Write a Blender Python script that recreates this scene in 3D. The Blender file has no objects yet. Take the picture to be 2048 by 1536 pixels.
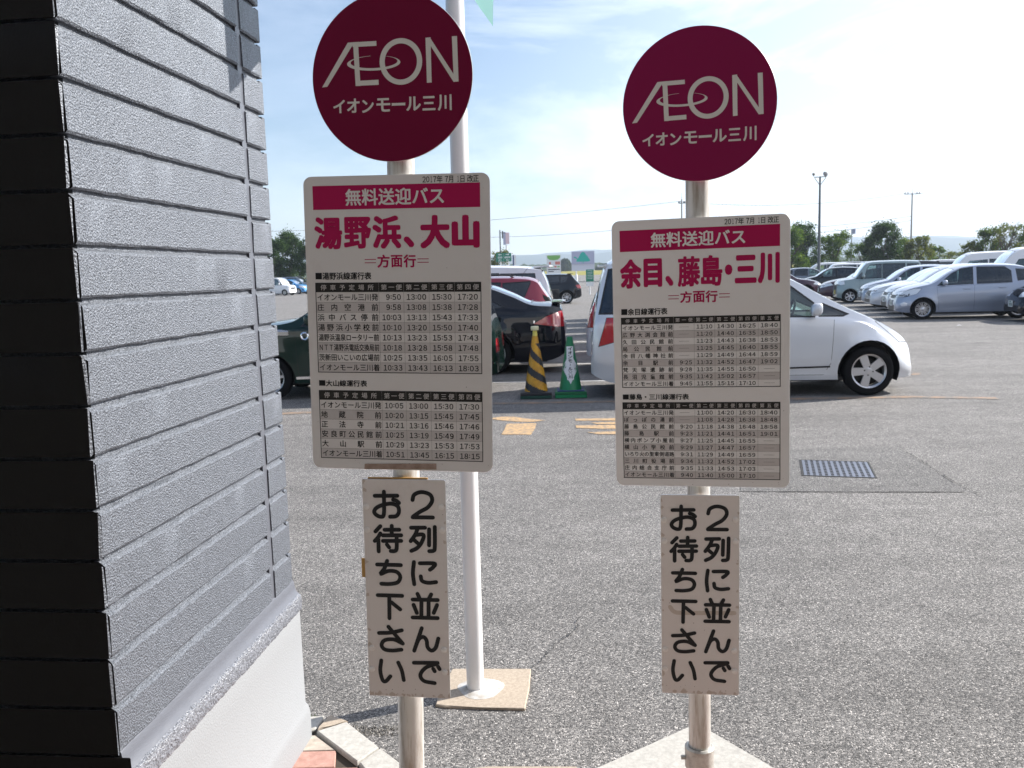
import bpy, bmesh, math, random
import numpy as np
from mathutils import Vector, Matrix
random.seed(7)
R_ = math.radians
SC = bpy.context.scene
COL = SC.collection

# ------------------------------------------------------------------ camera, sky, sun, exposure
FPX = 1770.0; PITCH = math.atan(217 / FPX); ROLL = R_(1.6); EYE = 1.55
F_ = Vector((0, math.cos(PITCH), -math.sin(PITCH)))
R0 = Vector((1, 0, 0)); U0 = R0.cross(F_)
RT = math.cos(ROLL) * R0 - math.sin(ROLL) * U0
UP = math.sin(ROLL) * R0 + math.cos(ROLL) * U0
cam = bpy.data.cameras.new('camera'); cam_o = bpy.data.objects.new('camera', cam); COL.objects.link(cam_o)
M = Matrix.Identity(4)
for i in range(3):
    M[i][0] = RT[i]; M[i][1] = UP[i]; M[i][2] = -F_[i]
M[2][3] = EYE
cam_o.matrix_world = M
cam.sensor_width = 36; cam.lens = FPX / 2048 * 36; cam.clip_start = .05; cam.clip_end = 20000
cam.dof.use_dof = True; cam.dof.focus_distance = 1.95; cam.dof.aperture_fstop = 16
SC.camera = cam_o

SUN_AZ, SUN_EL = R_(68), R_(33)          # azimuth clockwise from +Y
SDIR = Vector((math.sin(SUN_AZ) * math.cos(SUN_EL), math.cos(SUN_AZ) * math.cos(SUN_EL), math.sin(SUN_EL)))
world = bpy.data.worlds.new('World'); SC.world = world; world.use_nodes = True
nt = world.node_tree; nt.nodes.clear()
wo = nt.nodes.new('ShaderNodeOutputWorld'); bg = nt.nodes.new('ShaderNodeBackground')
sky = nt.nodes.new('ShaderNodeTexSky'); sky.sky_type = 'NISHITA'; sky.sun_disc = False
sky.sun_elevation = SUN_EL; sky.sun_rotation = SUN_AZ; sky.air_density = 1.0; sky.dust_density = .55; sky.ozone_density = 2.2
bg.inputs[1].default_value = .077
tc = nt.nodes.new('ShaderNodeTexCoord')
mp = nt.nodes.new('ShaderNodeMapping'); mp.inputs['Scale'].default_value = (1.0, 1.0, 3.2)
mp.inputs['Location'].default_value = (.35, .1, .2)
nz = nt.nodes.new('ShaderNodeTexNoise'); nz.inputs['Scale'].default_value = 3.2; nz.inputs['Detail'].default_value = 9
nz.inputs['Roughness'].default_value = .6; nz.inputs['Distortion'].default_value = .5
rp = nt.nodes.new('ShaderNodeValToRGB'); rp.color_ramp.elements[0].position = .42; rp.color_ramp.elements[1].position = .8
mx = nt.nodes.new('ShaderNodeMix'); mx.data_type = 'RGBA'; mx.blend_type = 'MIX'
mul = nt.nodes.new('ShaderNodeMix'); mul.data_type = 'RGBA'; mul.blend_type = 'MIX'; mul.inputs[0].default_value = .75
mul.inputs[7].default_value = (13.5, 13.8, 15, 1)
L = nt.links.new
L(tc.outputs['Generated'], mp.inputs[0]); L(mp.outputs[0], nz.inputs['Vector']); L(nz.outputs[0], rp.inputs[0])
sx = nt.nodes.new('ShaderNodeSeparateXYZ'); L(tc.outputs['Generated'], sx.inputs[0])
mr_ = nt.nodes.new('ShaderNodeMapRange'); mr_.interpolation_type = 'SMOOTHSTEP'; mr_.inputs['From Min'].default_value = -.5; mr_.inputs['From Max'].default_value = .35
mr_.inputs['To Min'].default_value = .04; mr_.inputs['To Max'].default_value = 1; L(sx.outputs[0], mr_.inputs[0])
cm_ = nt.nodes.new('ShaderNodeMath'); cm_.operation = 'MULTIPLY'; L(rp.outputs[0], cm_.inputs[0]); L(mr_.outputs[0], cm_.inputs[1])
ve_ = nt.nodes.new('ShaderNodeMapRange'); ve_.interpolation_type = 'SMOOTHSTEP'; ve_.inputs['From Min'].default_value = -.15; ve_.inputs['From Max'].default_value = .5
ve_.inputs['To Min'].default_value = 0; ve_.inputs['To Max'].default_value = .4; L(sx.outputs[0], ve_.inputs[0])
ad_ = nt.nodes.new('ShaderNodeMath'); ad_.operation = 'ADD'; ad_.use_clamp = True; L(cm_.outputs[0], ad_.inputs[0]); L(ve_.outputs[0], ad_.inputs[1])
L(ad_.outputs[0], mx.inputs[0]); L(sky.outputs[0], mx.inputs[6]); L(sky.outputs[0], mul.inputs[6]); L(mul.outputs[2], mx.inputs[7])
L(mx.outputs[2], bg.inputs[0]); L(bg.outputs[0], wo.inputs[0])
sun = bpy.data.lights.new('sun', 'SUN'); sun.energy = 4.6; sun.angle = R_(.53); sun.color = (1, .955, .88)
sun_o = bpy.data.objects.new('sun', sun); COL.objects.link(sun_o); sun_o.location = (30, 20, 40)
sun_o.rotation_euler = (-SDIR).to_track_quat('-Z', 'Y').to_euler()
SC.view_settings.view_transform = 'Standard'; SC.view_settings.look = 'None'
SC.view_settings.exposure = 1.05; SC.view_settings.gamma = 1; SC.view_settings.use_curve_mapping = False
SC.cycles.max_bounces = 7; SC.cycles.transparent_max_bounces = 16
SC.cycles.caustics_reflective = False; SC.cycles.caustics_refractive = False

# ------------------------------------------------------------------ placing helpers
def ray(x, y):
    return (F_ * FPX + RT * (x - 1024) - UP * (y - 768)).normalized()
def ground(x, y, z=0):
    d = ray(x, y); return Vector((0, 0, EYE)) + d * ((z - EYE) / d.z)
def at(x, y, Y):
    d = ray(x, y); return Vector((0, 0, EYE)) + d * (Y / d.y)
def gz(Y):
    if Y < 60: return 0.
    if Y < 200: return 1.2 * (Y - 60) / 140
    if Y < 500: return 1.2 + 2.2 * (Y - 200) / 300
    return 3.4

# ------------------------------------------------------------------ materials
def mat(name, col, rough=.6, metal=0, spec=.5, coat=0, **kw):
    m = bpy.data.materials.new(name); m.use_nodes = True
    b = m.node_tree.nodes['Principled BSDF']
    b.inputs['Base Color'].default_value = (*col, 1); b.inputs['Roughness'].default_value = rough
    b.inputs['Metallic'].default_value = metal; b.inputs['Specular IOR Level'].default_value = spec
    b.inputs['Coat Weight'].default_value = coat; b.inputs['Coat Roughness'].default_value = .05
    for k, v in kw.items(): b.inputs[k.replace('_', ' ')].default_value = v
    return m
def nodes(m): return m.node_tree.nodes, m.node_tree.links.new, m.node_tree.nodes['Principled BSDF']
def noise_mix(m, c1, c2, scale, lo=.4, hi=.6, detail=5, rough=.6, coord='Object', stretch=(1, 1, 1)):
    """base colour = two tones mixed by noise; returns the colour output"""
    N, K, B = nodes(m)
    t = N.new('ShaderNodeTexCoord'); p = N.new('ShaderNodeMapping'); p.inputs['Scale'].default_value = stretch
    n = N.new('ShaderNodeTexNoise'); n.inputs['Scale'].default_value = scale; n.inputs['Detail'].default_value = detail
    n.inputs['Roughness'].default_value = rough
    r = N.new('ShaderNodeValToRGB'); r.color_ramp.elements[0].position = lo; r.color_ramp.elements[1].position = hi
    r.color_ramp.elements[0].color = (*c1, 1); r.color_ramp.elements[1].color = (*c2, 1)
    K(t.outputs[coord], p.inputs[0]); K(p.outputs[0], n.inputs['Vector']); K(n.outputs[0], r.inputs[0]); K(r.outputs[0], B.inputs['Base Color'])
    return r, n, p
def add_bump(m, scale, strength=.3, dist=.002, detail=3, coord='Object', kind='noise', stretch=(1, 1, 1)):
    N, K, B = nodes(m)
    t = N.new('ShaderNodeTexCoord'); p = N.new('ShaderNodeMapping'); p.inputs['Scale'].default_value = stretch
    if kind == 'noise':
        n = N.new('ShaderNodeTexNoise'); n.inputs['Scale'].default_value = scale; n.inputs['Detail'].default_value = detail; o = n.outputs[0]
    else:
        n = N.new('ShaderNodeTexVoronoi'); n.inputs['Scale'].default_value = scale; o = n.outputs['Distance']
    b = N.new('ShaderNodeBump'); b.inputs['Strength'].default_value = strength; b.inputs['Distance'].default_value = dist
    K(t.outputs[coord], p.inputs[0]); K(p.outputs[0], n.inputs['Vector']); K(o, b.inputs['Height']); K(b.outputs[0], B.inputs['Normal'])
    return b
def asphalt(name, tone, tint=(1, 1, 1), big=.16):
    m = mat(name, (.1, .1, .1), .85, spec=.35); N, K, B = nodes(m)
    t = N.new('ShaderNodeTexCoord')
    v = N.new('ShaderNodeTexVoronoi'); v.inputs['Scale'].default_value = 200; K(t.outputs['Object'], v.inputs['Vector'])
    sep = N.new('ShaderNodeSeparateColor'); K(v.outputs['Color'], sep.inputs[0])
    r = N.new('ShaderNodeValToRGB'); cr = r.color_ramp
    cr.elements[0].position = 0; cr.elements[0].color = (.045, .043, .042, 1)
    cr.elements[1].position = 1; cr.elements[1].color = (.6, .56, .52, 1)
    for pos, c in ((.22, (.09, .086, .082)), (.5, (.155, .148, .14)), (.8, (.235, .222, .208)), (.95, (.36, .335, .31))):
        e = cr.elements.new(pos); e.color = (*c, 1)
    K(sep.outputs[0], r.inputs[0])
    # fine sand between the stones
    n1 = N.new('ShaderNodeTexNoise'); n1.inputs['Scale'].default_value = 420; n1.inputs['Detail'].default_value = 2; K(t.outputs['Object'], n1.inputs['Vector'])
    # broad wear
    n2 = N.new('ShaderNodeTexNoise'); n2.inputs['Scale'].default_value = .55; n2.inputs['Detail'].default_value = 7; n2.inputs['Roughness'].default_value = .62
    K(t.outputs['Object'], n2.inputs['Vector'])
    mr = N.new('ShaderNodeMapRange'); mr.inputs['From Min'].default_value = .3; mr.inputs['From Max'].default_value = .7
    mr.inputs['To Min'].default_value = tone * (1 - big); mr.inputs['To Max'].default_value = tone * (1 + big); K(n2.outputs[0], mr.inputs[0])
    # darker scuffs of a few decimetres
    n3 = N.new('ShaderNodeTexNoise'); n3.inputs['Scale'].default_value = 5; n3.inputs['Detail'].default_value = 6; n3.inputs['Roughness'].default_value = .7
    K(t.outputs['Object'], n3.inputs['Vector'])
    mr3 = N.new('ShaderNodeMapRange'); mr3.inputs['From Min'].default_value = .3; mr3.inputs['From Max'].default_value = .62
    mr3.inputs['To Min'].default_value = .8; mr3.inputs['To Max'].default_value = 1.04; K(n3.outputs[0], mr3.inputs[0])
    mm = N.new('ShaderNodeMath'); mm.operation = 'MULTIPLY'; K(mr.outputs[0], mm.inputs[0]); K(mr3.outputs[0], mm.inputs[1])
    mp4 = N.new('ShaderNodeMapping'); mp4.inputs['Scale'].default_value = (.22, 2.6, 1); mp4.inputs['Rotation'].default_value = (0, 0, R_(6)); K(t.outputs['Object'], mp4.inputs[0])
    n4 = N.new('ShaderNodeTexNoise'); n4.inputs['Scale'].default_value = 1; n4.inputs['Detail'].default_value = 6; n4.inputs['Roughness'].default_value = .65; K(mp4.outputs[0], n4.inputs['Vector'])
    mr4 = N.new('ShaderNodeMapRange'); mr4.inputs['From Min'].default_value = .3; mr4.inputs['From Max'].default_value = .7; mr4.inputs['To Min'].default_value = .88; mr4.inputs['To Max'].default_value = 1.1; K(n4.outputs[0], mr4.inputs[0])
    # old oil spots
    v5 = N.new('ShaderNodeTexVoronoi'); v5.inputs['Scale'].default_value = .55; K(t.outputs['Object'], v5.inputs['Vector'])
    n5 = N.new('ShaderNodeTexNoise'); n5.inputs['Scale'].default_value = 9; n5.inputs['Detail'].default_value = 5; K(t.outputs['Object'], n5.inputs['Vector'])
    a5 = N.new('ShaderNodeMath'); a5.operation = 'MULTIPLY_ADD'; K(n5.outputs[0], a5.inputs[0]); a5.inputs[1].default_value = .25; K(v5.outputs['Distance'], a5.inputs[2])
    mr5 = N.new('ShaderNodeMapRange'); mr5.interpolation_type = 'SMOOTHSTEP'; mr5.inputs['From Min'].default_value = .14; mr5.inputs['From Max'].default_value = .3; mr5.inputs['To Min'].default_value = .74; mr5.inputs['To Max'].default_value = 1; K(a5.outputs[0], mr5.inputs[0])
    m5 = N.new('ShaderNodeMath'); m5.operation = 'MULTIPLY'; K(mr4.outputs[0], m5.inputs[0]); K(mr5.outputs[0], m5.inputs[1])
    m6 = N.new('ShaderNodeMath'); m6.operation = 'MULTIPLY'; K(mm.outputs[0], m6.inputs[0]); K(m5.outputs[0], m6.inputs[1]); mm = m6
    vm = N.new('ShaderNodeVectorMath'); vm.operation = 'SCALE'; K(r.outputs[0], vm.inputs[0]); K(mm.outputs[0], vm.inputs['Scale'])
    vt = N.new('ShaderNodeVectorMath'); vt.operation = 'MULTIPLY'; K(vm.outputs[0], vt.inputs[0]); vt.inputs[1].default_value = tint
    K(vt.outputs[0], B.inputs['Base Color'])
    v2 = N.new('ShaderNodeMath'); v2.operation = 'ADD'; K(v.outputs['Distance'], v2.inputs[0])
    sc2 = N.new('ShaderNodeMath'); sc2.operation = 'MULTIPLY'; K(n1.outputs[0], sc2.inputs[0]); sc2.inputs[1].default_value = -.5; K(sc2.outputs[0], v2.inputs[1])
    b = N.new('ShaderNodeBump'); b.invert = True; b.inputs['Strength'].default_value = .75; b.inputs['Distance'].default_value = .004
    K(v2.outputs[0], b.inputs['Height']); K(b.outputs[0], B.inputs['Normal'])
    return m
M_ASPH = asphalt('asphalt', 1.14, (.975, .98, 1.0))
M_ASPH_D = asphalt('asphalt_patch', .97, (.96, .975, 1.0))
M_TAR = mat('tar', (.03, .03, .03), .8)
M_FIELD = mat('field_grass', (.2, .2, .05), .95, spec=.1); noise_mix(M_FIELD, (.19, .2, .045), (.33, .27, .07), .02, .35, .65, stretch=(.2, 3, 1))
M_CONC = mat('kerb_concrete', (.5, .48, .44), .9, spec=.2); noise_mix(M_CONC, (.36, .345, .32), (.55, .53, .49), 60, .3, .7, 8, .7); add_bump(M_CONC, 300, .35, .001)
M_CONC_B = mat('beige_concrete', (.5, .43, .34), .9, spec=.2); noise_mix(M_CONC_B, (.33, .27, .215), (.52, .44, .35), 75, .3, .7, 8, .75); add_bump(M_CONC_B, 260, .5, .0015)
M_MORTAR = mat('mortar', (.6, .6, .6), .9); noise_mix(M_MORTAR, (.4, .36, .31), (.6, .59, .58), 25, .35, .6, 8)
M_BRICK_P = mat('pink_paver', (.46, .25, .2), .9, spec=.2); noise_mix(M_BRICK_P, (.36, .2, .165), (.52, .31, .26), 45, .3, .7, 8); add_bump(M_BRICK_P, 300, .4, .001)
M_BRICK_G = mat('buff_paver', (.46, .4, .33), .9, spec=.2); noise_mix(M_BRICK_G, (.36, .31, .26), (.55, .48, .41), 45, .3, .7, 8); add_bump(M_BRICK_G, 300, .4, .001)
M_SOIL = mat('joint_soil', (.05, .04, .03), .95)
M_GREY = mat('grey_stucco_paint', (.2, .21, .235), .47, metal=.4, spec=.85)
noise_mix(M_GREY, (.05, .057, .07), (.215, .235, .278), 300, .35, .68, 4, .7)
add_bump(M_GREY, 230, 1, .0055, 3)
M_GREY_S = mat('grey_sealant', (.115, .122, .145), .35); add_bump(M_GREY_S, 60, .4, .002, stretch=(1, 1, 6))
M_GREY_R = mat('grey_trowelled_paint', (.2, .21, .24), .3, spec=.9); noise_mix(M_GREY_R, (.08, .085, .1), (.27, .285, .33), 150, .35, .65, 4, .7); add_bump(M_GREY_R, 170, 1, .006, 3)
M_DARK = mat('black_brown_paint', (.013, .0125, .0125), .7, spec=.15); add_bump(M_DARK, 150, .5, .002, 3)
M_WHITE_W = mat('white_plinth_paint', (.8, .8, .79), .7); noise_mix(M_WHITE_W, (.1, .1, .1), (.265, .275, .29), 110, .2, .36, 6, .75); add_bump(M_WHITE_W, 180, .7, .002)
M_POLE_W = mat('white_pole_paint', (.82, .82, .83), .3, coat=.4)
M_STEEL = mat('stained_steel', (.5, .48, .46), .42, metal=.35)
noise_mix(M_STEEL, (.38, .32, .26), (.68, .67, .64), 14, .36, .52, 7, .65, stretch=(3.2, 3.2, .35)); add_bump(M_STEEL, 120, .25, .001)
M_STEEL2 = mat('galvanised_pipe', (.52, .5, .46), .45, metal=.3); noise_mix(M_STEEL2, (.42, .4, .37), (.66, .65, .61), 30, .35, .6, 8, .75); add_bump(M_STEEL2, 140, .35, .001)
def panel_white(name, c, d):
    m = mat(name, c, .45, spec=.35); noise_mix(m, d, c, 7, .28, .46, 8, .7); return m
M_PANEL = panel_white('sign_panel_white', (.72, .69, .68), (.67, .63, .62))
M_PANEL2 = panel_white('sign_panel_white_clean', (.79, .77, .765), (.75, .72, .71))
M_NOTICE = panel_white('notice_panel_cream', (.74, .69, .665), (.65, .59, .56))
M_ROW = mat('table_row_tint', (.57, .535, .53), .5, spec=.3)
M_EDGE = mat('aluminium_edge', (.6, .6, .6), .35, metal=.8)
M_RED = mat('crimson_print', (.42, .012, .09), .6, spec=.12)
M_DISC1 = mat('wine_red_disc_darker', (.17, .005, .038), .6, spec=.12)  # left disc, a darker red than the right one
M_DISC2 = mat('wine_red_disc', (.24, .009, .07), .6, spec=.12)
M_LOGO = mat('disc_lettering_white', (.7, .68, .64), .5, spec=.3)
M_BLACK = mat('black_print', (.012, .012, .014), .5, spec=.3)
M_HEAD = mat('table_head_black', (.025, .024, .023), .5, spec=.3)
M_TAPE = mat('brown_tape', (.33, .23, .18), .35); noise_mix(M_TAPE, (.24, .16, .12), (.42, .31, .26), 50, .3, .7)
M_TAPE_O = mat('orange_tape', (.5, .28, .08), .5)
M_CLEAR = mat('clear_plastic_cap', (.82, .78, .75), .3, spec=.4)
M_YEL = mat('faded_yellow_line', (.6, .34, .1), .85)
M_WLINE = mat('white_line_paint', (.6, .6, .58), .85)
def worn(m, c, base, lo, hi, scale=9):
    N, K, B = nodes(m)
    r, n, p = noise_mix(m, base, c, scale, lo, hi, 8, .72)
    t = N.new('ShaderNodeTexVoronoi'); t.inputs['Scale'].default_value = 150; tt = N.new('ShaderNodeTexCoord'); K(tt.outputs['Object'], t.inputs['Vector'])
    b = N.new('ShaderNodeBump'); b.invert = True; b.inputs['Strength'].default_value = .5; b.inputs['Distance'].default_value = .003
    K(t.outputs['Distance'], b.inputs['Height']); K(b.outputs[0], B.inputs['Normal'])
worn(M_YEL, (.56, .36, .17), (.24, .19, .15), .38, .6, 22)
M_YEL_F = mat('very_faded_orange_line', (.3, .2, .14), .85); worn(M_YEL_F, (.36, .22, .13), (.17, .155, .14), .42, .66, 6)
worn(M_WLINE, (.45, .45, .44), (.25, .24, .23), .3, .5, 8)
M_GRATE = mat('galvanised_grate', (.2, .215, .26), .38, metal=.5); add_bump(M_GRATE, 90, .2, .001)
M_DRAIN_SHADE = mat('drain_shade', (.006, .006, .007), .9)
M_CONE_Y = mat('cone_yellow', (.62, .3, .015), .5); noise_mix(M_CONE_Y, (.45, .22, .02), (.66, .34, .02), 8)
M_CONE_K = mat('cone_black', (.02, .02, .025), .5)
M_CONE_G = mat('cone_green', (.008, .2, .075), .45)
M_CONE_GB = mat('cone_green_base', (.006, .13, .045), .55)
M_CONE_GD = mat('cone_dark_green_base', (.008, .05, .035), .6)
M_CAP = mat('cream_cap', (.75, .71, .45), .5)
M_STICK = mat('white_sticker', (.8, .8, .82), .5)
M_FLAG = mat('mint_flag_cloth', (.5, .85, .75), .8, Transmission_Weight=0.0)
M_WOODPOLE = mat('dark_pole', (.1, .11, .12), .7)
M_CONPOLE = mat('concrete_pole', (.3, .29, .28), .8)
M_WIRE = mat('wire', (.06, .065, .075), .7)
M_TRUNK = mat('bark', (.09, .07, .05), .9)
def leafmat(name, c1, c2):
    m = mat(name, c1, .6, spec=.3); N, K, B = nodes(m)
    g = N.new('ShaderNodeNewGeometry'); r = N.new('ShaderNodeValToRGB')
    r.color_ramp.elements[0].color = (*c1, 1); r.color_ramp.elements[1].color = (*c2, 1)
    K(g.outputs['Random Per Island'], r.inputs[0]); K(r.outputs[0], B.inputs['Base Color'])
    tr = N.new('ShaderNodeBsdfTranslucent'); K(r.outputs[0], tr.inputs[0]); ms = N.new('ShaderNodeMixShader'); ms.inputs[0].default_value = .5
    K(B.outputs[0], ms.inputs[1]); K(tr.outputs[0], ms.inputs[2]); K(ms.outputs[0], N['Material Output'].inputs[0]); return m
M_LEAF = [leafmat('leaf_dark', (.01, .035, .008), (.06, .115, .018)), leafmat('leaf_mid', (.03, .085, .01), (.14, .21, .02)), leafmat('leaf_olive', (.06, .1, .012), (.21, .22, .035))]
M_MOUNT = mat('mountain_forest', (.055, .085, .075), .95, spec=.05)
M_FARTREE = mat('far_trees', (.04, .06, .035), .95, spec=.05); noise_mix(M_FARTREE, (.025, .045, .025), (.07, .09, .045), .3)
M_SGREEN = mat('road_sign_green', (.01, .2, .12), .5)
M_SWHITE = mat('sign_white', (.75, .75, .75), .5)
M_SGREY = mat('billboard_lilac_grey', (.42, .43, .56), .6)
M_TEAL = mat('billboard_teal', (.03, .42, .34), .6)
M_LIME = mat('billboard_green', (.2, .45, .12), .6)
M_PINK = mat('billboard_red_print', (.6, .2, .16), .6)
M_PALEP = mat('pylon_pink', (.75, .55, .58), .6)
M_NAVYP = mat('banner_navy', (.03, .05, .16), .6)
# cars
def paint(name, col, metal=.5, rough=.35):
    m = mat(name, col, rough, metal=metal, spec=.5 if metal > .2 else .05, coat=1.0); m.node_tree.nodes['Principled BSDF'].inputs['Coat Roughness'].default_value = .03; return m
P = dict(silver=paint('car_paint_silver', (.66, .68, .72), .35), silver2=paint('car_paint_cool_silver', (.36, .4, .49), .55),
         green=paint('car_paint_bottle_green', (.003, .02, .014), .1), navy=paint('car_paint_blue_black', (.003, .004, .009), 0, .3),
         maroon=paint('car_paint_metallic_red', (.3, .02, .045), .45), white=paint('car_paint_white', (.78, .78, .8), 0, .4),
         sage=paint('car_paint_sage', (.26, .33, .34), .3), blue=paint('car_paint_sky_blue', (.08, .3, .62), .3),
         wine=paint('car_paint_wine', (.05, .012, .03), .3), grey=paint('car_paint_grey', (.14, .16, .2), .5), black=paint('car_paint_black', (.004, .004, .005), 0, .3))
M_GLASS = bpy.data.materials.new('car_glass'); M_GLASS.use_nodes = True
def glassmat(m, tint, refl=.12):
    N = m.node_tree.nodes; K = m.node_tree.links.new; N.remove(N['Principled BSDF'])
    t = N.new('ShaderNodeBsdfTransparent'); t.inputs[0].default_value = (*tint, 1); g = N.new('ShaderNodeBsdfGlossy'); g.inputs['Roughness'].default_value = .02
    g.inputs[0].default_value = (.9, .95, 1, 1)
    f = N.new('ShaderNodeFresnel'); f.inputs[0].default_value = 1.55; a = N.new('ShaderNodeMath'); a.operation = 'ADD'; a.inputs[1].default_value = refl * .3
    K(f.outputs[0], a.inputs[0]); s = N.new('ShaderNodeMixShader'); K(a.outputs[0], s.inputs[0]); K(t.outputs[0], s.inputs[1]); K(g.outputs[0], s.inputs[2])
    K(s.outputs[0], N['Material Output'].inputs[0])
glassmat(M_GLASS, (.5, .62, .58))
M_GLASS_D = bpy.data.materials.new('car_privacy_glass'); M_GLASS_D.use_nodes = True; glassmat(M_GLASS_D, (.07, .08, .1))
M_TRIM = mat('black_trim', (.012, .012, .014), .45)
M_GAP = mat('panel_gap', (.004, .004, .005), .9)
M_TYRE = mat('tyre_rubber', (.007, .007, .008), .85, spec=.2)
M_RIM = mat('alloy_rim', (.62, .62, .64), .3, metal=.7)
M_BRAKE = mat('brake_dark', (.05, .05, .05), .6, metal=.4)
M_CHROME = mat('chrome', (.8, .8, .82), .1, metal=1)
M_TAIL = mat('tail_lamp_red', (.42, .006, .012), .12, spec=.7, coat=1)
M_HEADL = mat('head_lamp_clear', (.8, .82, .85), .1, metal=.1, spec=.8, coat=1)
M_AMBER = mat('indicator_amber', (.8, .25, .02), .2)
M_PLATE = mat('number_plate_white', (.75, .76, .74), .5); M_PLATE_Y = mat('number_plate_yellow', (.75, .58, .05), .5)
M_PLATE_T = mat('number_plate_ink', (.02, .12, .06), .5)
M_SEAT = mat('car_seat_cloth', (.12, .12, .13), .9); M_INT = mat('car_interior', (.05, .05, .055), .8)
M_SHADEC = mat('pale_sunshade', (.35, .5, .45), .7)

# ------------------------------------------------------------------ mesh builder
class MB:
    def __init__(s): s.v = []; s.f = []; s.m = []
    def add(s, vs, fs, m=0):
        o = len(s.v); s.v += [tuple(v) for v in vs]; s.f += [tuple(i + o for i in f) for f in fs]; s.m += [m] * len(fs); return s
    def box(s, x0, x1, y0, y1, z0, z1, m=0, bev=0):
        if bev:
            b = bev; vs = []
            for z, k in ((z0, b), (z0 + b, 0), (z1 - b, 0), (z1, b)):
                vs += [(x0 + k, y0 + k, z), (x1 - k, y0 + k, z), (x1 - k, y1 - k, z), (x0 + k, y1 - k, z)]
            fs = [(3, 2, 1, 0), (12, 13, 14, 15)]
            for l in range(3):
                for i in range(4): fs.append((l * 4 + i, l * 4 + (i + 1) % 4, l * 4 + 4 + (i + 1) % 4, l * 4 + 4 + i))
            return s.add(vs, fs, m)
        vs = [(x, y, z) for z in (z0, z1) for y in (y0, y1) for x in (x0, x1)]
        return s.add(vs, [(0, 2, 3, 1), (4, 5, 7, 6), (0, 1, 5, 4), (2, 6, 7, 3), (0, 4, 6, 2), (1, 3, 7, 5)], m)
    def prism(s, poly, z0, z1, m=0, bev=0):
        n = len(poly); c = (sum(p[0] for p in poly) / n, sum(p[1] for p in poly) / n)
        area = sum(poly[i][0] * poly[(i + 1) % n][1] - poly[(i + 1) % n][0] * poly[i][1] for i in range(n))
        if area < 0: poly = poly[::-1]
        if bev:
            top = []
            for i, p in enumerate(poly):
                a, b = Vector(poly[i - 1][:2]), Vector(poly[(i + 1) % n][:2]); q = Vector(p[:2])
                u = (a - q).normalized(); w = (b - q).normalized(); d = (u + w)
                d = d.normalized() if d.length > 1e-3 else Vector((-u.y, u.x)); top.append((q.x + d.x * bev * 1.3, q.y + d.y * bev * 1.3))
            vs = [(p[0], p[1], z0) for p in poly] + [(p[0], p[1], z1 - bev) for p in poly] + [(p[0], p[1], z1) for p in top]
            fs = [tuple(range(n))[::-1], tuple(range(2 * n, 3 * n))]
            for l in range(2):
                for i in range(n): fs.append((l * n + i, l * n + (i + 1) % n, l * n + n + (i + 1) % n, l * n + n + i))
            return s.add(vs, fs, m)
        vs = [(p[0], p[1], z0) for p in poly] + [(p[0], p[1], z1) for p in poly]
        return s.add(vs, [tuple(range(n))[::-1], tuple(range(n, 2 * n))] + [(i, (i + 1) % n, n + (i + 1) % n, n + i) for i in range(n)], m)
    def tube(s, p0, p1, r0, r1=None, n=12, m=0, cap=True):
        r1 = r0 if r1 is None else r1; p0 = Vector(p0); p1 = Vector(p1); d = (p1 - p0).normalized()
        a = d.orthogonal().normalized(); b = d.cross(a); vs = []
        for p, r in ((p0, r0), (p1, r1)):
            for i in range(n):
                t = 2 * math.pi * i / n; vs.append(p + a * (r * math.cos(t)) + b * (r * math.sin(t)))
        fs = [(i, (i + 1) % n, n + (i + 1) % n, n + i) for i in range(n)]
        if cap: fs += [tuple(range(n))[::-1], tuple(range(n, 2 * n))]
        return s.add(vs, fs, m)
    def lathe(s, prof, n=32, axis='z', m=0, c=(0, 0, 0)):
        vs = []
        for r, h in prof:
            for i in range(n):
                t = 2 * math.pi * i / n; x, y = r * math.cos(t), r * math.sin(t)
                vs.append((x + c[0], y + c[1], h + c[2]) if axis == 'z' else (x + c[0], h + c[1], y + c[2]))
        fs = []
        for j in range(len(prof) - 1):
            for i in range(n):
                q = (j * n + i, j * n + (i + 1) % n, (j + 1) * n + (i + 1) % n, (j + 1) * n + i)
                fs.append(q if axis == 'z' else q[::-1])
        return s.add(vs, fs, m)
    def mesh(s, name, mats, smooth=None):
        me = bpy.data.meshes.new(name); me.from_pydata(s.v, [], s.f)
        for m in (mats if isinstance(mats, (list, tuple)) else [mats]): me.materials.append(m)
        me.polygons.foreach_set('material_index', s.m)
        if smooth is not None:
            me.polygons.foreach_set('use_smooth', [True] * len(s.f)); me.set_sharp_from_angle(angle=R_(smooth))
        me.update(); return me
def link(name, me, parent=None, **kw):
    o = bpy.data.objects.new(name, me); COL.objects.link(o)
    if parent: o.parent = parent
    for k, v in kw.items(): o[k] = v
    return o
def build(mb, name, mats, parent=None, smooth=None, **kw): return link(name, mb.mesh(name, mats, smooth), parent, **kw)
def thing(name, label, cat, loc=(0, 0, 0), rz=0, group=None, ry=0):
    o = bpy.data.objects.new(name, None); o.empty_display_size = .2; COL.objects.link(o)
    o.location = loc; o.rotation_euler = (0, ry, rz); o['label'] = label; o['category'] = cat
    if group: o['group'] = group
    return o
def sheet(name, pts, z, m, parent=None, **kw):
    mb = MB(); mb.add([(p[0], p[1], z) for p in pts], [tuple(range(len(pts)))])
    return build(mb, name, m, parent, **kw)
# %%MORE

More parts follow.
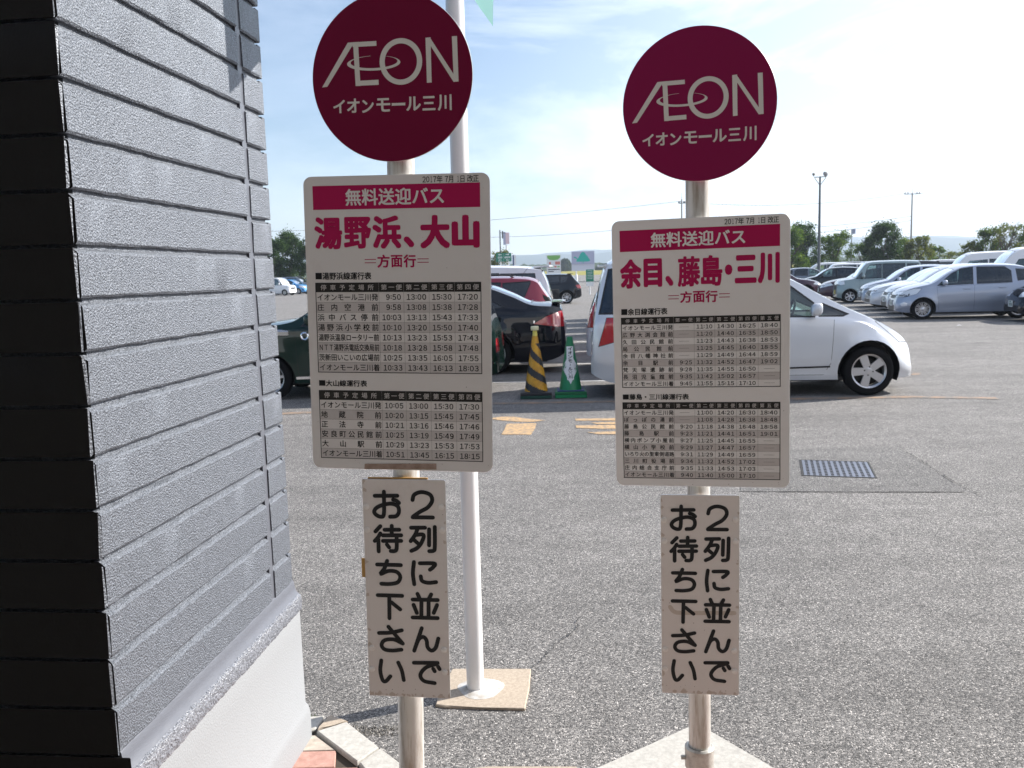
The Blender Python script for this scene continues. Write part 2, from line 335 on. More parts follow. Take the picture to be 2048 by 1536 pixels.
# ------------------------------------------------------------------ ground
def strips(name, X0, X1, Ys, m, dz=0, nx=2, **kw):
    mb = MB(); xs = [X0 + (X1 - X0) * i / nx for i in range(nx + 1)]
    vs = [(x, y, gz(y) + dz) for y in Ys for x in xs]
    fs = [(j * (nx + 1) + i, j * (nx + 1) + i + 1, (j + 1) * (nx + 1) + i + 1, (j + 1) * (nx + 1) + i) for j in range(len(Ys) - 1) for i in range(nx)]
    mb.add(vs, fs); return build(mb, name, m, smooth=20, **kw)
strips('ground', -6000, 6000, [-60, 0, 60, 90, 130, 200, 260, 350, 500, 1000, 7000], M_FIELD, -.03, kind='structure')
lot = strips('parking_lot', -140, 190, [-30, 0, 20, 40, 60, 90, 130, 200], M_ASPH, 0, kind='structure')
patch = sheet('asphalt_patch', [ground(*p) for p in ((1480, 984), (1930, 985), (1858, 935), (1795, 894), (1690, 897), (1500, 903))], .004, M_ASPH_D, kind='structure')
def crack(pts, w, seed, z=.0075, name='crack'):
    rnd = random.Random(seed); mb = MB(); P3 = [ground(*p) for p in pts]; path = []
    for a, b in zip(P3, P3[1:]):
        n = max(2, int((b - a).length / .025))
        for i in range(n): path.append(a.lerp(b, i / n))
    path.append(P3[-1]); vs = []
    for i, p in enumerate(path):
        d = (path[min(i + 1, len(path) - 1)] - path[max(i - 1, 0)]).normalized(); nn = Vector((-d.y, d.x, 0))
        o = nn * rnd.uniform(-.009, .009); ww = w * rnd.choice([.1, .5, .8, 1.2, 1.7]) * .5
        vs += [tuple(p + o + nn * ww)[:2] + (z,), tuple(p + o - nn * ww)[:2] + (z,)]
    mb.add(vs, [(2 * i, 2 * i + 1, 2 * i + 3, 2 * i + 2) for i in range(len(path) - 1)])
    return build(mb, name, M_TAR, kind='structure')
crack([(1795, 893), (1850, 928), (1912, 968), (1985, 1003)], .008, 1)
crack([(1690, 897), (1795, 893)], .003, 2)
crack([(1560, 984), (1700, 986), (1880, 984)], .004, 3)
crack([(1062, 1340), (1085, 1318), (1120, 1282), (1150, 1262), (1158, 1240)], .004, 4)
# painted lines on the lot
def mark(name, pts, m=None, z=.004): return sheet(name, [ground(*p) for p in pts], z, m or M_YEL, kind='structure')
mark('road_lettering', [(986, 836), (1005, 834), (1025, 834), (1060, 838.5), (1092, 841), (1070, 844), (1048, 844.5), (1010, 842), (984, 839)])
mark('road_lettering', [(1014, 848), (1073, 847), (1070, 858), (1062, 870), (1003, 869.5), (1009, 859)])
mark('road_lettering', [(1150, 838), (1260, 836.5), (1262, 841.5), (1152, 842)])
mark('road_lettering', [(1180, 845.5), (1262, 843.5), (1262, 849), (1196, 849)])
mark('road_lettering', [(1151, 851.5), (1262, 850), (1262, 857), (1210, 858.5), (1153, 856.5)])
mark('road_lettering', [(1174, 865), (1262, 862.5), (1262, 869), (1196, 869)])
mark('guide_line', [(560, 826), (985, 805.5), (1225, 802), (1225, 805), (985, 809), (560, 830)], M_YEL_F)
mark('guide_line', [(1226, 802.5), (1810, 792), (1990, 795), (2000, 799), (1830, 796), (1226, 806)], M_YEL_F)
mark('guide_line', [(1826, 746), (1842, 746), (1838, 750), (1822, 750)], M_YEL_F)

CA = R_(-6)                                   # direction of the near parking bays
U_ = Vector((math.cos(CA), math.sin(CA), 0)); V_ = Vector((-math.sin(CA), math.cos(CA), 0))
def bay_line(a, b, w=.13, z=.004):
    d = (b - a).normalized(); n = Vector((-d.y, d.x, 0)) * w / 2
    return sheet('bay_line', [a + n, b + n, b - n, a - n], z, M_WLINE, kind='structure')
for k in range(1, 9):
    o = Vector((0, 10.35 + 2.5 * k, 0))
    bay_line(o + U_ * (.75 + .19 * k), o + U_ * (4.7 + .19 * k)); bay_line(o + U_ * -4.2, o + U_ * .5)
# far lanes and kerb along the road beyond the lot
mb = MB(); mb.box(-60, 150, 112, 112.3, gz(112) - .05, gz(112) + .14); build(mb, 'kerb', M_CONC, kind='structure')
strips('far_verge', -60, 150, [112.3, 118], M_FIELD, .03, kind='structure')

# drain grate
g4 = [ground(*p) for p in ((1600, 920), (1738, 924), (1750, 959), (1607, 954))]
gc = sum(g4, Vector()) / 4; gx = ((g4[1] - g4[0]) + (g4[2] - g4[3])) / 2
gr = thing('drain_grate', 'slotted galvanised drain grate set in the darker asphalt patch beside the right sign', 'drain grate', (gc.x, gc.y, .004), math.atan2(gx.y, gx.x))
GW = .5; GD = .55
mb = MB(); mb.box(-GW / 2 + .01, GW / 2 - .01, -GD / 2 + .01, GD / 2 - .01, .0005, .001); build(mb, 'shade_sheet', M_DRAIN_SHADE, gr)  # flat near-black sheet, its colour standing in for shade below the bars
mb = MB()
for a in ((-GW / 2 - .012, GW / 2 + .012, -GD / 2 - .012, -GD / 2), (-GW / 2 - .012, GW / 2 + .012, GD / 2, GD / 2 + .012), (-GW / 2 - .012, -GW / 2, -GD / 2, GD / 2), (GW / 2, GW / 2 + .012, -GD / 2, GD / 2)):
    mb.box(a[0], a[1], a[2], a[3], 0, .0035)
build(mb, 'frame', M_TAR, gr)
mb = MB(); nc = 11; nr = 9; cw = (GW - .03) / nc; rh = (GD - .05) / nr
for i in range(nc + 1):
    x = -GW / 2 + .015 + i * cw; mb.box(x - cw * .24, x + cw * .24, -GD / 2 + .004, GD / 2 - .004, .0015, .0032)
for j in range(nr + 1):
    y = -GD / 2 + .025 + j * rh; mb.box(-GW / 2 + .004, GW / 2 - .004, y - rh * .13, y + rh * .13, .0015, .003)
build(mb, 'grating', M_GRATE, gr)

# ------------------------------------------------------------------ kerb stones and pavers of the footway
fw = MB(); fw.add([(p.x, p.y, .002) for p in (ground(600, 1470), ground(636, 1462), ground(660, 1443), ground(700, 1455), ground(806, 1540), ground(960, 1545), ground(1160, 1572), ground(1394, 1475), ground(1545, 1560), ground(1900, 1750))] + [(2.5, .2, .002), (-2, .2, .002), (-2, 2.8, .002)], [tuple(range(13))])
build(fw, 'footway', M_SOIL, kind='structure')
def stone(name, pts, m, h=.022, parent=None, label=None, bev=.004, g=.004):
    P2 = [ground(*p) for p in pts]; c = sum(P2, Vector()) / len(P2)
    poly = [(c.x + (p.x - c.x) * (1 - g / max(.02, (p - c).length)) , c.y + (p.y - c.y) * (1 - g / max(.02, (p - c).length))) for p in P2]
    mb = MB(); mb.prism(poly, -.05, h, bev=bev); o = build(mb, name, m, parent); return o
kb = thing('kerb', 'pale concrete kerb stones edging the footway below the signs', 'kerb', (0, 0, 0)); kb['kind'] = 'structure'; del kb['category']
stone('kerb_stone', [(634, 1466), (661, 1439), (699, 1453), (668, 1462), (634, 1471)], M_CONC_B, parent=kb)
stone('kerb_stone', [(632, 1473), (694, 1453.5), (760, 1506), (716, 1537)], M_CONC, parent=kb)
stone('kerb_stone', [(717, 1537), (761, 1507), (806, 1540), (900, 1620), (800, 1640)], M_CONC, parent=kb)
stone('kerb_stone', [(806, 1558), (975, 1537), (1155, 1538), (1180, 1562), (1100, 1640), (905, 1630)], M_CONC_B, parent=kb, h=.012)
stone('kerb_stone', [(1150, 1566), (1394, 1456), (1532, 1536), (1640, 1602), (1400, 1790)], M_CONC, parent=kb)
stone('kerb_stone', [(616, 1438), (650, 1436), (632, 1465), (612, 1470)], M_CONC, parent=kb, h=.012)
stone('kerb_stone', [(1645, 1606), (1900, 1745), (1700, 1900), (1410, 1795)], M_CONC, parent=kb)
def wpav(x, y, w, d, m):
    mb = MB(); mb.prism([(x, y), (x + w, y), (x + w, y + d), (x, y + d)], -.04, .012 + random.uniform(-.002, .002), bev=.004)
    o = build(mb, 'paver', m, pv); o.rotation_euler.z = 0; return o
pv = thing('paving', 'pink and buff block paving at the foot of the pillar', 'paving', (0, 0, 0)); pv['kind'] = 'structure'; del pv['category']
k0 = ground(632, 1473); k1 = ground(716, 1537); kd = (k1 - k0).normalized()
for j in range(18):
    y0 = 2.86 - .104 * (j + 1)
    for i in range(26):
        x0 = -.80 + .204 * i + (.102 if j % 2 else 0) - (.1 if j % 2 else 0) * 1
        lim = k0.x + (y0 + .1 - k0.y) * kd.x / kd.y - .01 if y0 > 2.42 else 9
        m = M_BRICK_P if (i + j * 2) % 3 else M_BRICK_G
        w = min(.2, lim - x0)
        if y0 > 2.42 and w < .03: continue
        if y0 <= 2.5 and y0 > 2.1 and x0 > -.1 and y0 + .1 > 2.36: continue
        if y0 > 2.42:      # cut blocks meet the slanted kerb
            mb = MB(); xl = lambda y: k0.x + (y - k0.y) * kd.x / kd.y - .008
            a, b = min(x0 + .2, xl(y0)), min(x0 + .2, xl(y0 + .1))
            if a < x0 + .02 or b < x0 + .005: continue
            mb.prism([(x0, y0), (a, y0), (b, y0 + .1), (x0, y0 + .1)], -.04, .012, bev=.003); build(mb, 'paver', m, pv)
        else: wpav(x0, y0, w, .1, m)
        if y0 < 1.75 and i > 14: break
# weed at the foot of the plinth
wd = MB(); c0 = ground(624, 1440)
for i in range(16):
    a = random.uniform(0, 6.28); l = random.uniform(.012, .03); p = (c0.x + random.uniform(-.008, .008), c0.y + random.uniform(-.008, .008), .0)
    q = (p[0] + l * math.cos(a), p[1] + l * math.sin(a), random.uniform(.008, .022)); s = .003
    wd.add([(p[0] - s * math.sin(a), p[1] + s * math.cos(a), 0.002), (p[0] + s * math.sin(a), p[1] - s * math.cos(a), .002), q], [(0, 1, 2)])
o = build(wd, 'weed', M_LEAF[1]); o['label'] = 'tiny green weed sprouting at the foot of the white plinth'; o['category'] = 'weed'
# loose grit by the kerb, too many to count
gt = MB(); rnd = random.Random(11)
for i in range(1500):
    if i < 420:
        c = ground(700 + rnd.gauss(0, 45), 1466 + abs(rnd.gauss(0, 22))) if rnd.random() < .0 else ground(690 + rnd.random() * 130, 1452 + rnd.random() * 20)
        if (c - ground(700, 1455)).length > .35: continue
        r = rnd.uniform(.0015, .0045)
    else:
        c = Vector((rnd.uniform(-.9, 3.5), 2.6 + 6 * rnd.random() ** 1.5, 0)); r = rnd.uniform(.0015, .004)
        if c.x < -.6 and c.y < 3: continue
    k = rnd.uniform(.5, 1)
    gt.add([(c.x + r * math.cos(t + i) , c.y + r * math.sin(t + i) * k, .001) for t in (0, 2.1, 4.2)] + [(c.x, c.y, .001 + r * 1.1)], [(0, 1, 3), (1, 2, 3), (2, 0, 3)])
M_GRIT = mat('grit', (.25, .24, .22), .9); N_, K_, B_ = nodes(M_GRIT)
gg = N_.new('ShaderNodeNewGeometry'); rr = N_.new('ShaderNodeValToRGB'); rr.color_ramp.elements[0].color = (.03, .03, .03, 1); rr.color_ramp.elements[1].color = (.5, .47, .43, 1)
K_(gg.outputs['Random Per Island'], rr.inputs[0]); K_(rr.outputs[0], B_.inputs['Base Color'])
build(gt, 'grit', M_GRIT, kind='stuff')

# ------------------------------------------------------------------ pillar
PL = thing('pillar', 'grey clapboard-clad pillar with white plinth and dark front face, left of the signs', 'pillar', ground(617, 1480), R_(-6))
rp_ = random.Random(3)
def clad(x_out, y0, y1, z0, z1, m, axis='x', seg=14, dp=.03):
    """one course of cladding: slab with a bevelled top ledge, slightly uneven"""
    prof = [(-dp, z0 + .004), (-min(.004, dp * .6), z0 + .004), (0, z0 + .009), (0, z1 - .015), (-.003, z1 - .011), (-min(.014, dp * .9), z1 - .004), (-dp, z1 - .004)]
    mb = MB(); vs = []; np_ = len(prof)
    for i in range(seg + 1):
        y = y0 + (y1 - y0) * i / seg
        for k, (a, z) in enumerate(prof):
            e = 0 if i in (0, seg) else 1
            j = rp_.uniform(-.0011, .0011) * (k in (1, 2, 3, 4, 5)); jz = rp_.uniform(-.0012, .0012) * (k in (1, 2, 3, 4, 5))
            a2 = a; yy = y + (rp_.uniform(-.003, .003) if i == 0 else 0)
            vs.append((x_out + a2 + j, yy, z + jz) if axis == 'x' else (yy, x_out - a2 - j, z + jz))
    fs = []
    for i in range(seg):
        for k in range(np_):
            q = (i * np_ + k, i * np_ + (k + 1) % np_, (i + 1) * np_ + (k + 1) % np_, (i + 1) * np_ + k); fs.append(q if axis == 'x' else q[::-1])
    fs += [tuple(range(np_)), tuple(range(seg * np_, (seg + 1) * np_))[::-1]]
    mb.add(vs, fs); return mb
XC = -.022
for k in range(24):
    z0 = .553 + .108 * k; z1 = z0 + .108
    bd_ = clad(XC, -1.064, -.182, z0, z1, M_GREY, seg=26); bd_.m[-2] = 1; bd_.m[-1] = 0; build(bd_, 'cladding_board', [M_GREY, M_DARK], PL, smooth=24)
    build(clad(XC, -.152, -.022, z0, z1, M_GREY, seg=4), 'cladding_board', M_GREY, PL, smooth=24)
    # corner return and front face
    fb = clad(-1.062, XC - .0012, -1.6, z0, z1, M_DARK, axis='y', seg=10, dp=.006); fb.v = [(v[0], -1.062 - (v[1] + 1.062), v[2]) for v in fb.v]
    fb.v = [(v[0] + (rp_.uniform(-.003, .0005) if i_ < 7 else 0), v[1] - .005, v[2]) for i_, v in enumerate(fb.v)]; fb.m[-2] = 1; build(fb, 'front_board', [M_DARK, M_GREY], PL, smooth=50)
    if k < 4:
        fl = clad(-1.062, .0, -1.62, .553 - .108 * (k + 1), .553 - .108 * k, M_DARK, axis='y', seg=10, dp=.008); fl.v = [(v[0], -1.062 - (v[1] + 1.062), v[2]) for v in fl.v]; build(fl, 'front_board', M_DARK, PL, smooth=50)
    bb = MB(); bb.box(-1.6, XC - .003, -.019, .004, z0 + .004, z1 - .004, bev=.003); build(bb, 'back_board', M_GREY, PL)
mb = MB(); mb.box(-1.6, XC - .012, -1.045, -.02, .5, 3.2); build(mb, 'core', M_GREY, PL)
mb = MB(); mb.box(XC - .02, XC - .004, -.183, -.151, .55, 3.15, bev=.004); build(mb, 'sealant_joint', M_GREY_S, PL)
# flared skirt
sk = MB(); prof = [(XC - .004, .562), (XC + .0005, .556), (XC + .002, .54), (XC + .008, .523), (-.004, .512), (.001, .507), (-.03, .505)]
vs = []; n = 60
for i in range(n + 1):
    y = -1.064 + 1.072 * i / n
    for k, (a, z) in enumerate(prof):
        vs.append((a + rp_.uniform(-.0007, .0009), y, z + (rp_.uniform(-.003, .003) if k >= 6 else rp_.uniform(-.001, .001))))
m_ = len(prof); sk.add(vs, [(i * m_ + k, i * m_ + k + 1, (i + 1) * m_ + k + 1, (i + 1) * m_ + k) for i in range(n) for k in range(m_ - 1)] + [tuple(range(n * m_, (n + 1) * m_))[::-1], tuple(range(m_))])
build(sk, 'skirt_flashing', M_GREY_S, PL, smooth=60)
sb = MB(); vs = []; n = 300; wv = 0
for i in range(n + 1):
    y = -1.062 + 1.069 * i / n; wv = .8 * wv + rp_.uniform(-.0016, .0016)
    for k, (a, z) in enumerate(((-.012, .517), (.0005, .512), (.0028, .505), (.003, .49), (.0032, .478), (.0026, .466), (.0004, .462))):
        vs.append((a + (rp_.uniform(-.0011, .0013) if 0 < k < 6 else 0), y, z + (wv if k >= 5 else rp_.uniform(-.001, .001))))
sb.add(vs, [(i * 7 + k, i * 7 + k + 1, (i + 1) * 7 + k + 1, (i + 1) * 7 + k) for i in range(n) for k in range(6)])
build(sb, 'skirt_edge', M_GREY_R, PL, smooth=35)
# white plinth with a softly rounded edge and a wider foot
ph = MB(); rings = []
def rr_ring(x0, x1, y0, y1, r, z, n=6):
    out = []
    for cx, cy, a0 in ((x1 - r, y1 - r, 0), (x0 + r, y1 - r, 90), (x0 + r, y0 + r, 180), (x1 - r, y0 + r, 270)):
        for i in range(n + 1):
            a = R_(a0 + 90 * i / n); out.append((cx + r * math.cos(a), cy + r * math.sin(a), z))
    return out
zs = [(-.03, .012), (.1, .012), (.125, .008), (.14, .001), (.4, 0), (.485, 0), (.497, -.003), (.5, -.01)]
vs = []
for z, e in zs: vs += rr_ring(-1.62, e, -1.056, 0 + e, .012, z)
q = len(vs) // len(zs)
ph.add(vs, [(j * q + i, j * q + (i + 1) % q, (j + 1) * q + (i + 1) % q, (j + 1) * q + i) for j in range(len(zs) - 1) for i in range(q)] + [tuple(range((len(zs) - 1) * q, len(zs) * q))])
build(ph, 'plinth', M_WHITE_W, PL, smooth=40)

# ------------------------------------------------------------------ lettering
_txt = {}
def glyph_request(chars):
    for ch in chars:
        if ch in _txt or ch in ' \u3000': continue
        c = bpy.data.curves.new('g', 'FONT'); c.body = ch; c.size = 1; c.resolution_u = 3
        o = bpy.data.objects.new('g', c); COL.objects.link(o); _txt[ch] = o
FW = {c: chr(ord(c) + 0xFEE0) for c in '0123456789NT'}
ROWS_L1 = [('イオンモール三川発', ['9:50', '13:00', '15:30', '17:20']), ('庄内空港前', ['9:58', '13:08', '15:38', '17:28']), ('浜中バス停前', ['10:03', '13:13', '15:43', '17:33']),
    ('湯野浜小学校前', ['10:10', '13:20', '15:50', '17:40']), ('湯野浜温泉ロータリー前', ['10:13', '13:23', '15:53', '17:43']), ('NTT湯野浜電話交換局前', ['10:18', '13:28', '15:58', '17:48']),
    ('茨新田いこいの広場前', ['10:25', '13:35', '16:05', '17:55']), ('イオンモール三川着', ['10:33', '13:43', '16:13', '18:03'])]
ROWS_L2 = [('イオンモール三川発', ['10:05', '13:00', '15:30', '17:30']), ('地蔵院前', ['10:20', '13:15', '15:45', '17:45']), ('正法寺前', ['10:21', '13:16', '15:46', '17:46']),
    ('安良町公民館前', ['10:25', '13:19', '15:49', '17:49']), ('大山駅前', ['10:29', '13:23', '15:53', '17:53']), ('イオンモール三川着', ['10:51', '13:45', '16:15', '18:15'])]
ROWS_R1 = [('イオンモール三川発', ['', '11:10', '14:30', '16:25', '18:40']), ('広野大渕会館前', ['', '11:20', '14:40', '16:35', '18:50']), ('久田公民館前', ['', '11:23', '14:43', '16:38', '18:53']),
    ('局公民館前', ['', '11:25', '14:45', '16:40', '18:55']), ('余目八幡神社前', ['', '11:29', '14:49', '16:44', '18:59']), ('余目駅前', ['9:25', '11:32', '14:52', '16:47', '19:02']),
    ('梵天塚遺跡前', ['9:28', '11:35', '14:55', '16:50', '']), ('長沼児童館前', ['9:35', '11:42', '15:02', '16:57', '']), ('イオンモール三川着', ['9:45', '11:55', '15:15', '17:10', ''])]
ROWS_R2 = [('イオンモール三川発', ['', '11:00', '14:20', '16:30', '18:40']), ('ぽっぽの湯前', ['', '11:08', '14:28', '16:38', '18:48']), ('藤島公民館前', ['9:20', '11:18', '14:38', '16:48', '18:58']),
    ('藤島駅前', ['9:23', '11:21', '14:41', '16:51', '19:01']), ('横内ポンプ小屋前', ['9:27', '11:25', '14:45', '16:55', '']), ('横山小学校前', ['9:29', '11:27', '14:47', '16:57', '']),
    ('いろり火の里東側道路', ['9:31', '11:29', '14:49', '16:59', '']), ('三川町役場前', ['9:34', '11:32', '14:52', '17:02', '']), ('庄内総合支庁前', ['9:35', '11:33', '14:53', '17:03', '']), ('イオンモール三川着', ['9:40', '11:40', '15:00', '17:10', ''])]
allc = set('湯野浜、大山余目藤島・三川無料送迎バス方面行線運表停車予定場所第一二三四五便年月日改正イオンモール←→酒田鶴岡市街駐車場出口入口')
for R4 in (ROWS_L1, ROWS_L2, ROWS_R1, ROWS_R2):
    for n, _ in R4: allc |= set(n)
allc -= set('NT'); allc |= set(FW.values())
glyph_request(allc)
dg = bpy.context.evaluated_depsgraph_get(); GL = {}
for ch, o in _txt.items():
    me = bpy.data.meshes.new_from_object(o.evaluated_get(dg))
    vs = [(v.co.x, v.co.y) for v in me.vertices]; fs = [tuple(p.vertices) for p in me.polygons]
    xs = [v[0] for v in vs]; ys = [v[1] for v in vs]; GL[ch] = (vs, fs, min(xs), max(xs), min(ys), max(ys))
    bpy.data.meshes.remove(me); c = o.data; bpy.data.objects.remove(o); bpy.data.curves.remove(c)
KJ = '前場所行湯野浜線藤島無料停車第'
EM0, EM1 = min(GL[c][2] for c in KJ), max(GL[c][3] for c in KJ)      # em cell of a full-width glyph
EMW = EM1 - EM0; EY0 = min(GL[c][4] for c in KJ); EY1 = max(GL[c][5] for c in KJ)
class Text:
    """collects glyphs in a sign's local x-z plane, as thin print just proud of the surface (towards -y)"""
    def __init__(s, Z=-.0003): s.mb = MB(); s.z0 = Z; s.k = 0
    def raw(s, pts, faces, off=0): s.mb.add([(x, s.z0 - off, z) for x, z in pts], faces)
    def glyph(s, ch, fx, bold=0, w=1, h=1):
        vs, fs = GL[ch][:2]
        sh = [(0, 0)]
        if bold: sh = [(0, 0), (bold, 0), (-bold, 0), (0, bold), (0, -bold), (bold * .8, bold * .8), (-bold * .8, bold * .8), (bold * .8, -bold * .8), (-bold * .8, -bold * .8)]
        for i, (dx, dy) in enumerate(sh):
            s.raw([fx(x + dx, y + dy * .8) for x, y in vs], fs, .00002 * i)
    def fit(s, ch, x0, x1, z0, z1, bold=0, slope=0):
        """glyph's own outline fitted to a box (x0..x1, z0..z1), shear by slope"""
        g = GL[ch]; b = bold; gw, gh = g[3] - g[2] + 2 * b, g[5] - g[4] + 1.6 * b
        f = lambda x, y: (x0 + (x - g[2] + b) / gw * (x1 - x0), z0 + (y - g[4] + b * .8) / gh * (z1 - z0))
        s.glyph(ch, f, b)
    def em(s, ch, cx, cz, w, h, bold=0):
        """glyph placed by its em cell, centred at cx, cz"""
        s.glyph(ch, lambda x, y: (cx + (x - (EM0 + EM1) / 2) / EMW * w, cz + (y - (EY0 + EY1) / 2) / (EY1 - EY0) * h), bold)
    def spread(s, st, x0, x1, cz, w, h, bold=0):
        n = len(st); w = min(w, (x1 - x0) / n * .95)
        for i, ch in enumerate(st):
            cx = x0 + w / 2 + (x1 - x0 - w) * (i / (n - 1) if n > 1 else .5); s.em(FW.get(ch, ch), cx, cz, w, h, bold)
    def time(s, st, xr, cz, dw, h, bold=0):
        x = xr
        for ch in st[::-1]:
            if ch == ':':
                x -= dw * .36; r = h * .085
                for q in (-.2, .22):
                    s.raw([(x + dw * .18 - r, cz + q * h - r), (x + dw * .18 + r, cz + q * h - r), (x + dw * .18 + r, cz + q * h + r), (x + dw * .18 - r, cz + q * h + r)], [(0, 1, 2, 3)])
            else:
                g = GL[FW[ch]]; x -= dw; gw = (g[3] - g[2]); full = GL[FW['0']][3] - GL[FW['0']][2]; k = dw * .8 / full
                w_ = gw * k; c = x + dw / 2 + (dw * .08 if ch == '1' else 0); s.fit(FW[ch], c - w_ / 2, c + w_ / 2, cz - h / 2, cz + h / 2, bold)
        return x
    def rect(s, x0, x1, z0, z1, off=0): s.raw([(x0, z0), (x1, z0), (x1, z1), (x0, z1)], [(0, 1, 2, 3)], off)
    def poly(s, pts, off=0): s.raw(pts, [tuple(range(len(pts)))], off)
    def stroke(s, pts, w, off=0, smooth=True):
        """round-ended brush stroke through pts"""
        P2 = [Vector(p) for p in pts]; path = []
        if smooth and len(P2) > 2:
            Q = [P2[0] * 2 - P2[1]] + P2 + [P2[-1] * 2 - P2[-2]]
            for i in range(1, len(Q) - 2):
                for j in range(6):
                    t = j / 6; a, b, c, d = Q[i - 1:i + 3]
                    path.append(.5 * ((2 * b) + (c - a) * t + (2 * a - 5 * b + 4 * c - d) * t * t + (3 * b - a - 3 * c + d) * t ** 3))
            path.append(P2[-1])
        else: path = P2
        l, r = [], []; n = len(path)
        for i, p in enumerate(path):
            d = (path[min(i + 1, n - 1)] - path[max(i - 1, 0)]).normalized(); nn = Vector((-d.y, d.x)) * w / 2; l.append(p + nn); r.append(p - nn)
        for i in range(n - 1): s.raw([tuple(l[i]), tuple(r[i]), tuple(r[i + 1]), tuple(l[i + 1])], [(0, 1, 2, 3)], off + (i % 2) * .000004)
        for q, e in enumerate((path[0], path[-1])):
            s.raw([(e.x + w / 2 * math.cos(t * math.pi / 6), e.y + w / 2 * math.sin(t * math.pi / 6)) for t in range(12)], [tuple(range(12))], off + .00001 + q * .000004)
    def ring(s, cx, cz, rx, rz, ix, iz, jx=0, jz=0, rot=0, a0=0, a1=360, n=64, off=0):
        vs = []; full = a1 - a0 >= 360; c, q = math.cos(rot), math.sin(rot)
        for i in range(n + 1):
            a = R_(a0 + (a1 - a0) * i / n)
            for x, z in ((rx * math.cos(a), rz * math.sin(a)), (jx + ix * math.cos(a), jz + iz * math.sin(a))): vs.append((cx + x * c - z * q, cz + x * q + z * c))
        s.raw(vs, [(2 * i, 2 * i + 1, 2 * i + 3, 2 * i + 2) for i in range(n)], off)
    def build(s, name, m, parent, **kw): return build(s.mb, name, m, parent, **kw)
def homog(src, dst):
    A = []; b = []
    for (x, y), (u, v) in zip(src, dst):
        A += [[x, y, 1, 0, 0, 0, -u * x, -u * y], [0, 0, 0, x, y, 1, -v * x, -v * y]]; b += [u, v]
    h = np.append(np.linalg.solve(np.array(A, float), np.array(b, float)), 1).reshape(3, 3)
    def f(x, y):
        r = h @ np.array([x, y, 1.]); return r[0] / r[2], r[1] / r[2]
    return f
def rounded(w, h, r, n=6):
    out = []
    for cx, cy, a0 in ((w / 2 - r, h / 2 - r, 0), (-w / 2 + r, h / 2 - r, 90), (-w / 2 + r, -h / 2 + r, 180), (w / 2 - r, -h / 2 + r, 270)):
        for i in range(n + 1):
            a = R_(a0 + 90 * i / n); out.append((cx + r * math.cos(a), cy + r * math.sin(a)))
    return out
def plate(poly, t, m=0):
    """flat plate in the x-z plane, front at y=0, back at y=t"""
    n = len(poly); mb = MB(); e = .0006
    ins = [(x * (1 - e / max(.02, math.hypot(x, z))), z * (1 - e / max(.02, math.hypot(x, z)))) for x, z in poly]
    mb.add([(x, 0, z) for x, z in ins] + [(x, e, z) for x, z in poly] + [(x, t, z) for x, z in poly], [tuple(range(n))[::-1], tuple(range(2 * n, 3 * n))], 0)
    mb.f += [(l * n + i, (l + 1) * n + i, (l + 1) * n + (i + 1) % n, l * n + (i + 1) % n) for l in range(2) for i in range(n)]; mb.m += [1] * (2 * n)
    mb.f[0] = mb.f[0][::-1]
    return mb
def rot_y(o, yaw, lean): o.rotation_mode = 'YXZ'; o.rotation_mode = 'XYZ'; o.rotation_euler = (0, lean, yaw)
EQ = '='
